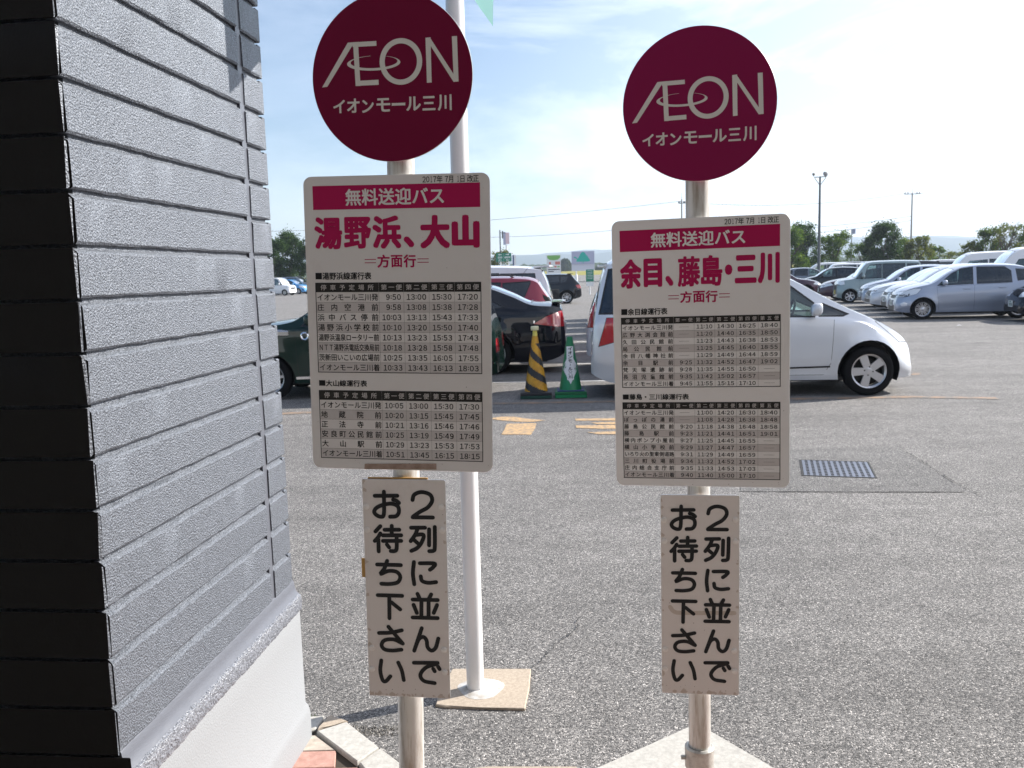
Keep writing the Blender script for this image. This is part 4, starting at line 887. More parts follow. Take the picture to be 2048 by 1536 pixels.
class Car:
    """x runs rear(0) -> front(L); near side is +y after placing; all cars are built around the origin at the middle of the floor"""
    def __init__(s, sp):
        s.sp = sp; s.L = sp['L']; s.W = sp['W']; s.zs = sp.get('sill', .2)
    def zt(s, x): return interp(s.sp['top'], x)
    def zb(s, x): return interp(s.sp['belt'], x)
    def wp(s, x):
        L_, W2 = s.L, s.W / 2; dr, cr = s.sp.get('rr', (.45, .2)); df, cf = s.sp.get('rf', (.7, .32)); k = 1
        if x < dr: u = 1 - x / dr; k = 1 - cr * (1 - math.sqrt(max(0, 1 - u ** 2.4)))
        if x > L_ - df: u = 1 - (L_ - x) / df; k = 1 - cf * (1 - math.sqrt(max(0, 1 - u ** 2.2)))
        return W2 * k
    def side(s, x, z):
        """half width of the lower body at height z"""
        zb = s.zb(x); t = (z - s.zs) / max(.2, zb - s.zs); k = 1 - .055 * max(0, (.45 - t) / .45) ** 1.6 - .045 * max(0, (t - .55) / .45) ** 2
        k -= .006 * math.exp(-((t - .80) / .03) ** 2); k -= .010 * math.exp(-((t - .2) / .07) ** 2)
        f = 0
        for xw in s.sp['wheels']:
            d = math.hypot(x - xw, z - s.sp['R']); f += .022 * math.exp(-((d - s.sp['R'] - .05) / .09) ** 2)
        return s.wp(x) * k + f * (1 if x > .1 and x < s.L - .1 else .2)
    def ring(s, x):
        n1, n2, n3 = 12, 7, 9; zt = s.zt(x); zb = min(s.zb(x), zt - .075); cr = s.sp.get('crown', .05); z0 = s.zs + s.lift(x)
        zb = max(zb, z0 + .05); zr = max(zt - cr, zb + .012); y1 = s.side(x, zb); tb = s.sp.get('tumble', .27)
        gh = zr - zb; yr = y1 - tb * gh - .03 * min(1, gh / .1); pts = []
        for i in range(n1): z = z0 + (zb - z0) * i / n1; pts.append((s.side(x, z), z, 0))
        for i in range(n2):
            t = i / n2; z = zb + gh * t; y = y1 - .012 * min(1, t * 6) - tb * gh * t - (.03 * min(1, gh / .1) - .012) * t; pts.append((y, z, 1 if gh > .05 else 2))
        for i in range(n3 + 1):
            a = i / n3; y = yr * math.cos(a * math.pi / 2) ** .9 if i < n3 else 0; u = y / max(yr, 1e-4); z = zr + (zt - zr) * (1 - abs(u) ** 2.6); pts.append((y, z, 2))
        return pts
    def lift(s, x):
        a, b = s.sp.get('ends', (.22, .1)); e = 0
        if x < .35: e = a * ((.35 - x) / .35) ** 2 
        if x > s.L - .35: e = b * ((x - s.L + .35) / .35) ** 2
        return e
    def surf_bm(s):
        sp = s.sp; L_ = s.L; N = sp.get('stations', 84); xs = set()
        for i in range(N + 1):
            t = i / N; xs.add(round(L_ * (t - .115 * math.sin(2 * math.pi * t) / 1.0 * .9) if False else L_ * (.5 - .5 * math.cos(math.pi * t)) * .55 + L_ * t * .45, 4))
        xs = sorted(xs); rings = [s.ring(x) for x in xs]; m = len(rings[0]); bm = bmesh.new(); seg = bm.faces.layers.int.new('seg')
        V = []
        for x, r in zip(xs, rings):
            V.append([bm.verts.new((x, y, z)) for y, z, _ in r] + [bm.verts.new((x, -y, z)) for y, z, _ in r[-2::-1]])
        M_ = 2 * m - 1
        for i in range(len(xs) - 1):
            for j in range(M_ - 1):
                jj = j if j < m - 1 else M_ - 2 - j
                f = bm.faces.new((V[i][j], V[i + 1][j], V[i + 1][j + 1], V[i][j + 1])); f[seg] = rings[i][jj][2] if rings[i][jj][2] == rings[i + 1][jj][2] else min(rings[i][jj][2], rings[i + 1][jj][2])
                if rings[i][jj][2] == 1 or rings[i + 1][jj][2] == 1: f[seg] = 1 if jj >= 12 and jj < 19 else f[seg]
        for row in (V[0], V[-1][::-1]):
            c = bm.verts.new((row[0].co.x, 0, sum(v.co.z for v in row) / len(row)))
            for a, b in zip(row, row[1:]): f = bm.faces.new((b, a, c)); f[seg] = 3
            f = bm.faces.new((row[0], row[-1], c)); f[seg] = 3
        bm.normal_update(); return bm, seg
    def cut(s, bm, faces, poly, ax=(0, 2)):
        """cut faces by a convex polygon extruded across the car; returns the faces inside"""
        S_ = [f for f in faces if f.is_valid]; n = len(poly); cx = sum(p[0] for p in poly) / n; cz = sum(p[1] for p in poly) / n
        xs0, xs1 = min(p[0] for p in poly) - .01, max(p[0] for p in poly) + .01; z0, z1 = min(p[1] for p in poly) - .01, max(p[1] for p in poly) + .01
        S_ = [f for f in S_ if max(v.co[ax[0]] for v in f.verts) > xs0 and min(v.co[ax[0]] for v in f.verts) < xs1 and max(v.co[ax[1]] for v in f.verts) > z0 and min(v.co[ax[1]] for v in f.verts) < z1]
        for i in range(n):
            a, b = poly[i], poly[(i + 1) % n]; nx, nz = b[1] - a[1], -(b[0] - a[0])
            if nx * (cx - a[0]) + nz * (cz - a[1]) > 0: nx, nz = -nx, -nz
            no = [0, 0, 0]; co = [0, 0, 0]; no[ax[0]], no[ax[1]] = nx, nz; co[ax[0]], co[ax[1]] = a
            geom = set(S_); 
            for f in S_: geom.update(f.verts); geom.update(f.edges)
            r = bmesh.ops.bisect_plane(bm, geom=list(geom), plane_co=co, plane_no=no, dist=1e-5)
            cand = set(S_) | {g for g in r['geom'] if isinstance(g, bmesh.types.BMFace)}
            no = Vector(no).normalized(); co = Vector(co)
            S_ = [f for f in cand if f.is_valid and (f.calc_center_median() - co).dot(no) < 1e-6]
        return S_
def off_poly(poly, d):
    n = len(poly); c = (sum(p[0] for p in poly) / n, sum(p[1] for p in poly) / n); out = []; ar = sum(poly[i][0] * poly[(i + 1) % n][1] - poly[(i + 1) % n][0] * poly[i][1] for i in range(n)); sg = 1 if ar > 0 else -1
    for i, p in enumerate(poly):
        a, b = Vector(poly[i - 1]), Vector(poly[(i + 1) % n]); q = Vector(p); e1 = (q - a).normalized(); e2 = (b - q).normalized()
        n1 = Vector((e1.y, -e1.x)) * sg; n2 = Vector((e2.y, -e2.x)) * sg; k = 1 + n1.dot(n2); o = q + (n1 + n2) * (d / max(k, .3)); out.append((o.x, o.y))
    return out
def bm_part(bm, faces):
    nb = bmesh.new(); mp_ = {}
    for f in faces:
        vs = []
        for v in f.verts:
            if v not in mp_: mp_[v] = nb.verts.new(v.co)
            vs.append(mp_[v])
        try: nf = nb.faces.new(vs); nf.material_index = f.material_index
        except ValueError: pass
    return nb
def bm_mesh(nb, name, mats, smooth=32):
    me = bpy.data.meshes.new(name); bmesh.ops.triangulate(nb, faces=[f for f in nb.faces if len(f.verts) > 4]); nb.to_mesh(me); nb.free()
    for m in mats: me.materials.append(m)
    me.polygons.foreach_set('use_smooth', [True] * len(me.polygons)); me.set_sharp_from_angle(angle=R_(smooth)); return me
def make_wheel(R, w, rimR, spokes, style, rim_y):
    """wheel meshes centred at origin, outer face towards +y"""
    t = MB(); pr = [(rimR * .97, -w / 2), (rimR + .01, -w / 2 + .004), (R - .03, -w / 2 + .003), (R - .008, -w / 2 + .018), (R, -w / 2 + .04), (R, w / 2 - .04), (R - .008, w / 2 - .018), (R - .03, w / 2 - .003), (rimR + .012, w / 2 - .001), (rimR, w / 2 - .008), (rimR * .96, w / 2 - .012)]
    t.lathe(pr, 44, axis='y'); tyre = t.mesh('tyre', M_TYRE, 40)
    r = MB(); y = w / 2 - .012
    r.lathe([(rimR * .965, y + .002), (rimR, y + .006), (rimR * .97, y), (rimR * .9, y - .012), (rimR * .87, y - .08)], 44, axis='y')
    for k in range(spokes):
        a = 2 * math.pi * k / spokes + .3; ca_, sa = math.cos(a), math.sin(a)
        def P_(rad, tan, dep): return (rad * ca_ - tan * sa, dep, rad * sa + tan * ca_)
        wi, wo = style
        if style[0] < 0:       # split spokes
            for sg in (-1, 1):
                q = [P_(.04, sg * .012 - .009, y - .012), P_(.04, sg * .012 + .009, y - .012), P_(rimR * .95, sg * wo + .009, y - .006), P_(rimR * .95, sg * wo - .009, y - .006)]
                b_ = [(x_, d_ - .025, z_) for x_, d_, z_ in q]; r.add(q + b_, [(3, 2, 1, 0), (4, 5, 6, 7), (0, 1, 5, 4), (1, 2, 6, 5), (2, 3, 7, 6), (3, 0, 4, 7)])
        else:
            q = [P_(.035, -wi, y - .008), P_(.035, wi, y - .008), P_(rimR * .93, wo, y - .004), P_(rimR * .93, -wo, y - .004)]
            b_ = [(x_, d_ - .03, z_) for x_, d_, z_ in q]; r.add(q + b_, [(3, 2, 1, 0), (4, 5, 6, 7), (0, 1, 5, 4), (1, 2, 6, 5), (2, 3, 7, 6), (3, 0, 4, 7)])
    r.lathe([(0, y - .001), (.028, y - .002), (.045, y - .008), (.06, y - .012), (.062, y - .04)], 28, axis='y')
    for k in range(4):
        a = math.pi / 2 * k + .5; r.tube((.05 * math.cos(a), y - .012, .05 * math.sin(a)), (.05 * math.cos(a), y - .003, .05 * math.sin(a)), .008, n=8, m=1)
    r.lathe([(.0, y - .085), (rimR * .68, y - .085), (rimR * .7, y - .1), (rimR * .9, y - .12)], 32, axis='y', m=1)
    return tyre, r.mesh('rim', [M_RIM, M_BRAKE], 30)
MODELS = {}
def make_model(key, sp):
    c = Car(sp); bm, seg = c.surf_bm(); L_, W_, R = sp['L'], sp['W'], sp['R']; parts = []
    bvh = BVHTree.FromBMesh(bm)
    def yside(x, z):
        h = bvh.ray_cast(Vector((x, 3, z)), Vector((0, -1, 0))); return h[0].y if h[0] else W_ / 2
    allf = lambda: list(bm.faces)
    # wheel arches
    for xw in sp['wheels']:
        AR = R + sp.get('arch', .05); circ = [(xw + AR * math.cos(a), sp['R'] + AR * math.sin(a)) for a in [2 * math.pi * k / 28 for k in range(28)]]
        lip = [(xw + (R + .062) * math.cos(a), sp['R'] + (R + .062) * math.sin(a)) for a in [2 * math.pi * k / 28 for k in range(28)]]
        if sp.get('archtrim'):
            for f in c.cut(bm, [f for f in bm.faces if f[seg] in (0, 3)], lip): f.material_index = 1
        ins = c.cut(bm, [f for f in bm.faces if f[seg] in (0, 3)], circ); bmesh.ops.delete(bm, geom=ins, context='FACES')
    def lows(): return [f for f in bm.faces if f[seg] in (0, 3)]
    # black lower trim
    # doors: gap lines
    taken = []
    for poly in sp['doors']:
        A = c.cut(bm, [f for f in lows() if f.material_index == 0], poly)
        Bf = set(c.cut(bm, A, off_poly(poly, -.0045)))
        A = [f for f in c.cut(bm, lows(), poly)] if False else A
        for f in A:
            if f.is_valid and f not in Bf: f.material_index = 2
        # recheck: faces of poly outside inner polygon
        taken.append([f for f in Bf if f.is_valid])
    # windows
    wins = []
    for poly, kind in sp['windows']:
        G = [f for f in bm.faces if f[seg] == 1 and f.material_index == 0]
        A = c.cut(bm, G, off_poly(poly, sp.get('frame', .018))); 
        for f in A: f.material_index = 1
        Bf = c.cut(bm, A, poly); wins.append((Bf, kind))
    for nm in ('windshield', 'rear_window'):
        if nm not in sp: continue
        x0, x1, ya, yb = sp[nm]   # x at bottom/top, half widths at each x
        poly = [(x0, -ya), (x1, -yb), (x1, yb), (x0, ya)]
        G = [f for f in bm.faces if f[seg] == 2 and f.material_index == 0]
        A = c.cut(bm, G, off_poly(poly, .02), (0, 1))
        for f in A: f.material_index = 1
        Bf = c.cut(bm, A, poly, (0, 1)); wins.append((Bf, nm))
    # grille, lamps
    lamps = []
    for nm, poly, ymin, ymax, cond in sp.get('lamps', []):
        G = [f for f in bm.faces if f.material_index == 0]
        if nm in ('headlight', 'taillight', 'grille'):
            for f in c.cut(bm, G, off_poly(poly, .007)):
                if ymin == 0 or abs(f.calc_center_median().y) > ymin - .01:
                    if ymin or abs(f.calc_center_median().y) < ymax: f.material_index = 2
            G = [f for f in bm.faces if f.material_index == 2]
        A = c.cut(bm, G, poly)
        if ymin > 0:
            A1 = [f for f in A if f.is_valid]; r_ = c.cut(bm, A1, [(-1, ymin), (L_ + 1, ymin), (L_ + 1, 3), (-1, 3)], (0, 1)); l_ = c.cut(bm, [f for f in A1 if f.is_valid] , [(-1, -3), (L_ + 1, -3), (L_ + 1, -ymin), (-1, -ymin)], (0, 1))
            lamps.append((nm, r_)); lamps.append((nm, l_))
        else:
            r_ = c.cut(bm, A, [(-1, -ymax), (L_ + 1, -ymax), (L_ + 1, ymax), (-1, ymax)], (0, 1)); lamps.append((nm, r_))
    # split off
    rm = []
    LM = dict(headlight=[M_HEADL], taillight=[M_TAIL], grille=[M_TRIM], lower_grille=[M_TRIM], fog_lamp=[M_HEADL], bumper_trim=[M_TRIM], indicator=[M_AMBER], chrome_strip=[M_CHROME])
    for Bf, kind in wins:
        for sg in ((1, -1) if kind in ('side', 'dark') else (0,)):
            fs = [f for f in Bf if f.is_valid and (sg == 0 or f.calc_center_median().y * sg > 0)]
            if not fs: continue
            nb = bm_part(bm, fs)
            for v in nb.verts: v.co.y += -.006 * (1 if v.co.y > 0 else -1) if sg else 0
            for f in nb.faces: f.material_index = 0
            m = M_GLASS_D if kind in ('dark', 'rear_window') else M_GLASS
            parts.append(('side_window' if sg else kind, bm_mesh(nb, kind, [m]), None, [m])); rm += fs
    for nm, fs in lamps:
        fs = [f for f in fs if f.is_valid and f not in rm]
        if not fs: continue
        nb = bm_part(bm, fs)
        for f in nb.faces: f.material_index = 0
        parts.append((nm, bm_mesh(nb, nm, LM[nm]), None, LM[nm])); rm += fs
    dk = 0
    for fs in taken:
        for sg in (1, -1):
            q = [f for f in fs if f.is_valid and f not in rm and f.calc_center_median().y * sg > 0 and f.material_index == 0]
            if not q: continue
            nb = bm_part(bm, q); parts.append(('door', bm_mesh(nb, 'door', [None]), 'paint', None)); rm += q
    bmesh.ops.delete(bm, geom=[f for f in set(rm) if f.is_valid], context='FACES')
    # wheel wells and floor in the body
    tmp = MB()
    for xw in sp['wheels']:
        for sg in (1, -1):
            k = 20; rr_ = R + sp.get('arch', .05); vs = []
            for i in range(k + 1):
                a = math.pi * (-.12 + 1.24 * i / k); x, z = xw + rr_ * math.cos(a), sp['R'] + rr_ * math.sin(a)
                z = max(z, c.zs - .03); yy = yside(x, max(z, c.zs + .02)); vs += [(x, sg * (yy - .004), z), (x, sg * (W_ / 2 - .34), z)]
            tmp.add(vs, [(2 * i, 2 * i + 1, 2 * i + 3, 2 * i + 2) for i in range(k)], 1)
            tmp.add([(xw + rr_ * math.cos(a), sg * (W_ / 2 - .34), max(c.zs - .03, sp['R'] + rr_ * math.sin(a))) for a in [2 * math.pi * q / 20 for q in range(20)]], [tuple(range(20))], 1)
    tmp.box(.3, L_ - .3, -W_ / 2 + .12, W_ / 2 - .12, c.zs - .02, c.zs + .03, 1)
    nb = bm; o_ = [nb.verts.new(v) for v in tmp.v]
    for f, m in zip(tmp.f, tmp.m):
        try: nf = nb.faces.new([o_[i] for i in f]); nf.material_index = m
        except ValueError: pass
    parts.insert(0, ('body', bm_mesh(nb, 'body', [None, M_TRIM, M_GAP], 30), 'paint', None))
    # interior
    it = MB(); zf = c.zs + .1; bx = sp['cabin']
    it.box(bx[0], bx[1], -W_ / 2 + .1, W_ / 2 - .1, c.zs + .04, c.zs + .09)
    xd = bx[1] - .05; it.box(xd - .28, xd + .1, -W_ / 2 + .12, W_ / 2 - .12, .62, sp['dash'], bev=.04)
    for xs_ in sp['seats']:
        for y_ in (-.34, .34):
            it.box(xs_, xs_ + .5, y_ - .24, y_ + .24, .42, .58, bev=.04)
            hb = min(sp['dash'] + .12, 1.14) if sp['H'] < 1.6 else sp['dash'] + .16
            it.add([(xs_ - .02, y_ - .23, .5), (xs_ + .1, y_ - .23, .5), (xs_ + .1, y_ + .23, .5), (xs_ - .02, y_ + .23, .5), (xs_ - .17, y_ - .2, hb), (xs_ - .09, y_ - .2, hb), (xs_ - .09, y_ + .2, hb), (xs_ - .17, y_ + .2, hb)], [(0, 1, 5, 4), (1, 2, 6, 5), (2, 3, 7, 6), (3, 0, 4, 7), (4, 5, 6, 7)])
            it.box(xs_ - .2, xs_ - .1, y_ - .13, y_ + .13, hb + .03, hb + .17, bev=.03)
    parts.append(('seats', it.mesh('seats', M_SEAT), None, [M_SEAT]))
    # steering wheel
    st = MB(); cx, cy, cz_ = xd - .38, -.34, sp['dash'] + .02
    for i in range(20):
        a, b = 2 * math.pi * i / 20, 2 * math.pi * (i + 1) / 20
        P_ = lambda a: (cx + .18 * math.sin(a) * .35, cy + .18 * math.cos(a), cz_ + .18 * math.sin(a) * .93)
        st.tube(P_(a), P_(b), .014, n=6, cap=False)
    st.tube((cx, cy, cz_), (cx + .25, cy, cz_ - .12), .02, n=6); parts.append(('steering_wheel', st.mesh('steering_wheel', M_INT), None, [M_INT]))
    # mirrors and handles
    mx_, mz_ = sp['mirror']
    for sg in (1, -1):
        mb = MB(); y0 = yside(mx_, mz_) if yside(mx_, mz_) else W_ / 2 - .1
        prof = MB(); a0, b0 = y0 + .05, y0 + .23; secs = []
        for t, (hx, hz, yy) in enumerate(((.02, .02, y0 - .02), (.03, .03, a0), (.055, .06, a0 + .015), (.065, .075, (a0 + b0) / 2), (.06, .07, b0 - .03), (.04, .045, b0 - .01))):
            sq = lambda v: math.copysign(abs(v) ** .6, v); secs.append([(mx_ + hx * sq(math.cos(2 * math.pi * k / 14)), yy * sg, mz_ + .05 * min(1, t / 2) + hz * sq(math.sin(2 * math.pi * k / 14)) + .012 * math.cos(2 * math.pi * k / 14)) for k in range(14)])
        mb.v = [p for s_ in secs for p in s_]
        for j in range(5):
            for k in range(14): mb.f.append((j * 14 + k, j * 14 + (k + 1) % 14, (j + 1) * 14 + (k + 1) % 14, (j + 1) * 14 + k)); mb.m.append(0)
        mb.f.append(tuple(range(70, 84))); mb.m.append(0); parts.append(('wing_mirror', mb.mesh('wing_mirror', [None], 50), 'paint', None))
        for hx, hz in sp['handles']:
            mb = MB(); y_ = yside(hx, hz); mb.v = []; mb.box(hx - .09, hx + .09, y_ - .012, y_ + .028, hz - .014, hz + .014, bev=.009); mb.v = [(x, y * sg, z) for x, y, z in mb.v]; parts.append(('door_handle', mb.mesh('door_handle', [None]), 'paint', None))
    # plates
    pz_r, pz_f = sp['plates']
    for xx, zz, sg in ((0, pz_r, -1), (L_, pz_f, 1)):
        if zz is None: continue
        h = bvh.ray_cast(Vector((xx + sg * 2, 0, zz)), Vector((-sg, 0, 0))); px2 = h[0].x if h[0] else xx
        mb = MB(); mb.box(min(px2, px2 + sg * .014), max(px2, px2 + sg * .014), -.165, .165, zz - .0825, zz + .0825, 0)
        xo = px2 + sg * .0148
        for i, y in enumerate((-.06, -.01, .06, .11)): mb.box(min(xo, xo - .0004), max(xo, xo - .0004), y - .017, y + .017, zz - .055, zz + .02, 1)
        mb.box(min(xo, xo - .0004), max(xo, xo - .0004), -.07, .06, zz + .04, zz + .065, 1)
        parts.append(('number_plate', mb.mesh('number_plate', [sp.get('platem', M_PLATE), M_PLATE_T]), None, 'plate'))
    # extras: strips along the side following the surface
    for nm, x0, x1, z0, z1, h_, m in sp.get('strips', []):
        for sg in (1, -1):
            mb = MB(); n = 20; vs = []
            for i in range(n + 1):
                x = x0 + (x1 - x0) * i / n; z = z0 + (z1 - z0) * i / n
                for dz in (-h_ / 2, h_ / 2): vs.append((x, sg * (yside(x, z + dz) + .006), z + dz))
            mb.add(vs, [(2 * i, 2 * i + 1, 2 * i + 3, 2 * i + 2) for i in range(n)]); parts.append((nm, mb.mesh(nm, m, 40), None, [m]))
    for nm, mbf, m in sp.get('extra', []): q = mbf(c, yside); parts.append((nm, q.mesh(nm, m, 40), 'paint' if m is None or m == [None] else None, m))
    wt, rt = make_wheel(R, .18, sp['rim'], *sp['rimstyle'], 0)
    MODELS[key] = (sp, parts, wt, rt)
def ext_spoiler(x0, x1, z, w, t=.03):
    def f(c, ys):
        mb = MB(); n = 12; vs = []
        for i in range(n + 1):
            y = -w + 2 * w * i / n; k = 1 - .12 * abs(y / w) ** 3
            vs += [(x1, y, z - .01), (x0 + (1 - k) * .6, y, z - t * .2), (x0 + (1 - k) * .6, y, z - t), (x1 - .02, y, z - t - .02)]
        mb.add(vs, [(4 * i + a, 4 * i + (a + 1) % 4, 4 * i + 4 + (a + 1) % 4, 4 * i + 4 + a) for i in range(n) for a in range(4)] + [(0, 1, 2, 3), (4 * n, 4 * n + 1, 4 * n + 2, 4 * n + 3)]); return mb
    return f
def ext_antenna(x, z):
    def f(c, ys):
        mb = MB(); mb.tube((x, .0, z - .02), (x - .16, 0, z + .17), .006, .003, n=6); mb.tube((x, 0, z - .03), (x, 0, z), .02, n=8); return mb
    return f
def ext_rail(x0, x1, y):
    def f(c, ys):
        mb = MB(); n = 14
        for sg in (1, -1):
            P_ = [(x0 + (x1 - x0) * i / n, sg * y, c.zt(x0 + (x1 - x0) * i / n) + (.02 if 0 < i < n else -.04)) for i in range(n + 1)]
            for a, b in zip(P_, P_[1:]): mb.tube(a, b, .016, n=6)
        return mb
    return f
# --- the white MPV-shaped hatch in front right
make_model('mpv', dict(arch=.078, L=3.9, W=1.69, H=1.68, R=.296, rim=.205, rimstyle=(5, (.04, .05)), wheels=(.72, 3.31), sill=.2, ends=(.12, .0), crown=.05, tumble=.24, rr=(.4, .16), rf=(.8, .4),
    top=[(0, .5), (.015, .66), (.045, .98), (.09, 1.25), (.15, 1.52), (.22, 1.68), (.38, 1.74), (1.0, 1.76), (1.6, 1.72), (2.05, 1.61), (2.43, 1.45), (2.78, 1.25), (3.09, 1.085), (3.38, .95), (3.66, .8), (3.82, .66), (3.88, .5), (3.9, .36)],
    belt=[(0, .98), (1, .97), (2, .955), (2.8, .93), (3.2, .88), (3.5, .72), (3.9, .3)],
    doors=[[(1.02, .26), (1.95, .26), (1.95, .955), (1.02, .97)], [(1.96, .26), (2.78, .26), (2.86, .4), (2.9, .925), (1.96, .955)]],
    windows=[([(.12, 1.06), (.27, 1.06), (.36, 1.6), (.24, 1.58)], 'dark'), ([(.55, 1.04), (1.02, 1.0), (1.02, 1.56), (.6, 1.56)], 'dark'), ([(1.09, 1.0), (1.92, .985), (1.92, 1.51), (1.09, 1.53)], 'dark'), ([(1.99, .985), (2.66, .97), (2.66, 1.12), (2.38, 1.34), (1.99, 1.475)], 'side'), ([(2.74, .975), (3.0, .97), (3.04, .985), (2.78, 1.1)], 'side')],
    windshield=(3.06, 2.2, .6, .56), rear_window=(.06, .2, .56, .54), cabin=(.5, 2.9), dash=.96, seats=(1.0, 1.75), mirror=(2.66, 1.0), handles=[(1.2, .82), (2.12, .83)], plates=(.72, .48),
    lamps=[('headlight', [(3.4, .88), (3.5, .93), (3.95, .8), (3.95, .62), (3.7, .63)], .3, 0, 0), ('taillight', [(.1, .66), (.46, .76), (.46, 1.0), (.2, 1.0)], .5, 0, 0), ('lower_grille', [(3.8, .2), (4, .2), (4, .3), (3.8, .3)], 0, .5, 0)],
    strips=[('door_moulding', 1.05, 2.85, .33, .36, .02, M_TRIM)], extra=[('spoiler', ext_spoiler(.1, .42, 1.66, .58), [None])]))
# --- green retro hatch
def ringbadge(c, ys):
    mb = MB()
    y = ys(2.52, .82)
    for sg in (1, -1):
        n = 20
        for i in range(n):
            a, b = 2 * math.pi * i / n, 2 * math.pi * (i + 1) / n; mb.tube((2.52 + .045 * math.cos(a), sg * (y + .008), .84 + .045 * math.sin(a)), (2.52 + .045 * math.cos(b), sg * (y + .008), .84 + .045 * math.sin(b)), .014, n=6, cap=False)
    return mb
def sidelamp(c, ys):
    mb = MB()
    for sg in (1, -1):
        for x0, x1, z0, z1, d in ((2.72, 2.9, .83, .93, .012), (2.735, 2.88, .845, .915, .02)):
            y = min(ys(x0, z0), ys(x1, z1)); q = len(mb.v); mb.box(x0, x1, y - .02, y + d + .006, z0, z1, bev=.01); mb.v[q:] = [(a, b * sg, e) for a, b, e in mb.v[q:]]
    return mb
make_model('retro', dict(L=3.6, W=1.6, H=1.5, R=.29, rim=.19, rimstyle=(8, (.012, .02)), wheels=(.62, 3.02), sill=.22, ends=(.08, .04), crown=.05, tumble=.2, rr=(.45, .24), rf=(.6, .3),
    top=[(0, .5), (.02, .78), (.08, .98), (.22, 1.3), (.38, 1.43), (.8, 1.5), (1.4, 1.5), (1.9, 1.45), (2.22, 1.36), (2.72, 1.07), (2.85, 1.045), (3.3, .98), (3.5, .88), (3.58, .7), (3.6, .5)],
    belt=[(0, .95), (1, .95), (2, .94), (2.7, .93), (3.2, .86), (3.6, .5)],
    doors=[[(.95, .27), (1.7, .27), (1.7, .94), (1.0, .95)], [(1.71, .27), (2.62, .27), (2.66, .93), (1.71, .94)]],
    windows=[([(.45, 1.0), (.95, .985), (.95, 1.36), (.55, 1.33)], 'dark'), ([(1.0, .985), (1.66, .98), (1.66, 1.4), (1.0, 1.38)], 'dark'), ([(1.74, .98), (2.55, .975), (2.5, 1.02), (2.1, 1.32), (1.74, 1.39)], 'side')],
    windshield=(2.68, 2.2, .56, .5), rear_window=(.1, .3, .5, .46), cabin=(.5, 2.6), dash=.9, seats=(.95, 1.6), mirror=(2.42, 1.0), handles=[(1.12, .83), (1.85, .83)], plates=(None, .5), platem=M_PLATE_Y,
    lamps=[('headlight', [(3.4, .62), (3.7, .6), (3.7, .82), (3.4, .82)], .4, 0, 0), ('taillight', [(-.1, .56), (.03, .56), (.03, .74), (-.1, .74)], .4, 0, 0)],
    strips=[('chrome_sill', .95, 2.66, .29, .29, .035, M_CHROME), ('chrome_sill', .02, .3, .42, .42, .03, M_CHROME)], extra=[('ring_badge', ringbadge, [M_CHROME]), ('side_indicator', sidelamp, [M_CHROME])]))
# --- saloon
make_model('saloon', dict(L=4.75, W=1.78, H=1.46, R=.325, rim=.225, rimstyle=(10, (.012, .02)), wheels=(1.18, 3.86), sill=.2, ends=(.13, .05), crown=.05, tumble=.36, rr=(.5, .22), rf=(.8, .34),
    top=[(0, .5), (.015, .8), (.05, 1.02), (.1, 1.085), (.5, 1.125), (.85, 1.27), (1.25, 1.41), (1.7, 1.46), (2.3, 1.465), (2.75, 1.4), (3.1, 1.25), (3.5, 1.02), (3.75, .985), (4.3, .88), (4.6, .74), (4.72, .6), (4.75, .45)],
    belt=[(0, .96), (1, .97), (2.3, .93), (3.4, .9), (4.2, .82), (4.75, .5)],
    doors=[[(1.5, .27), (2.2, .27), (2.2, .93), (1.2, .96), (1.35, .7)], [(2.21, .27), (3.25, .27), (3.3, .9), (2.21, .93)]],
    windows=[([(.98, 1.06), (1.3, 1.02), (1.3, 1.22)], 'dark'), ([(1.34, 1.0), (2.18, .975), (2.18, 1.37), (1.7, 1.36), (1.34, 1.27)], 'dark'), ([(2.24, .975), (3.2, .96), (3.1, 1.03), (2.75, 1.27), (2.24, 1.37)], 'side')],
    windshield=(3.5, 2.72, .62, .52), rear_window=(.55, 1.18, .58, .5), cabin=(.9, 3.4), dash=.94, seats=(1.55, 2.4), mirror=(3.0, .98), handles=[(1.45, .84), (2.4, .83)], plates=(.68, .48),
    lamps=[('headlight', [(4.2, .7), (4.3, .8), (4.8, .68), (4.8, .56)], .42, 0, 0), ('taillight', [(-.1, .74), (.12, .735), (.5, .79), (.3, .9), (.06, .985), (-.1, .985)], .46, 0, 0), ('grille', [(4.6, .52), (4.8, .52), (4.8, .68), (4.6, .68)], 0, .4, 0), ('chrome_strip', [(-.1, .712), (.5, .772), (.5, .785), (.12, .73), (-.1, .733)], .46, 0, 0), ('lower_grille', [(4.6, .28), (4.8, .28), (4.8, .4), (4.6, .4)], 0, .55, 0)],
    extra=[('spoiler', ext_spoiler(.0, .22, 1.125, .62, .025), [None])]))
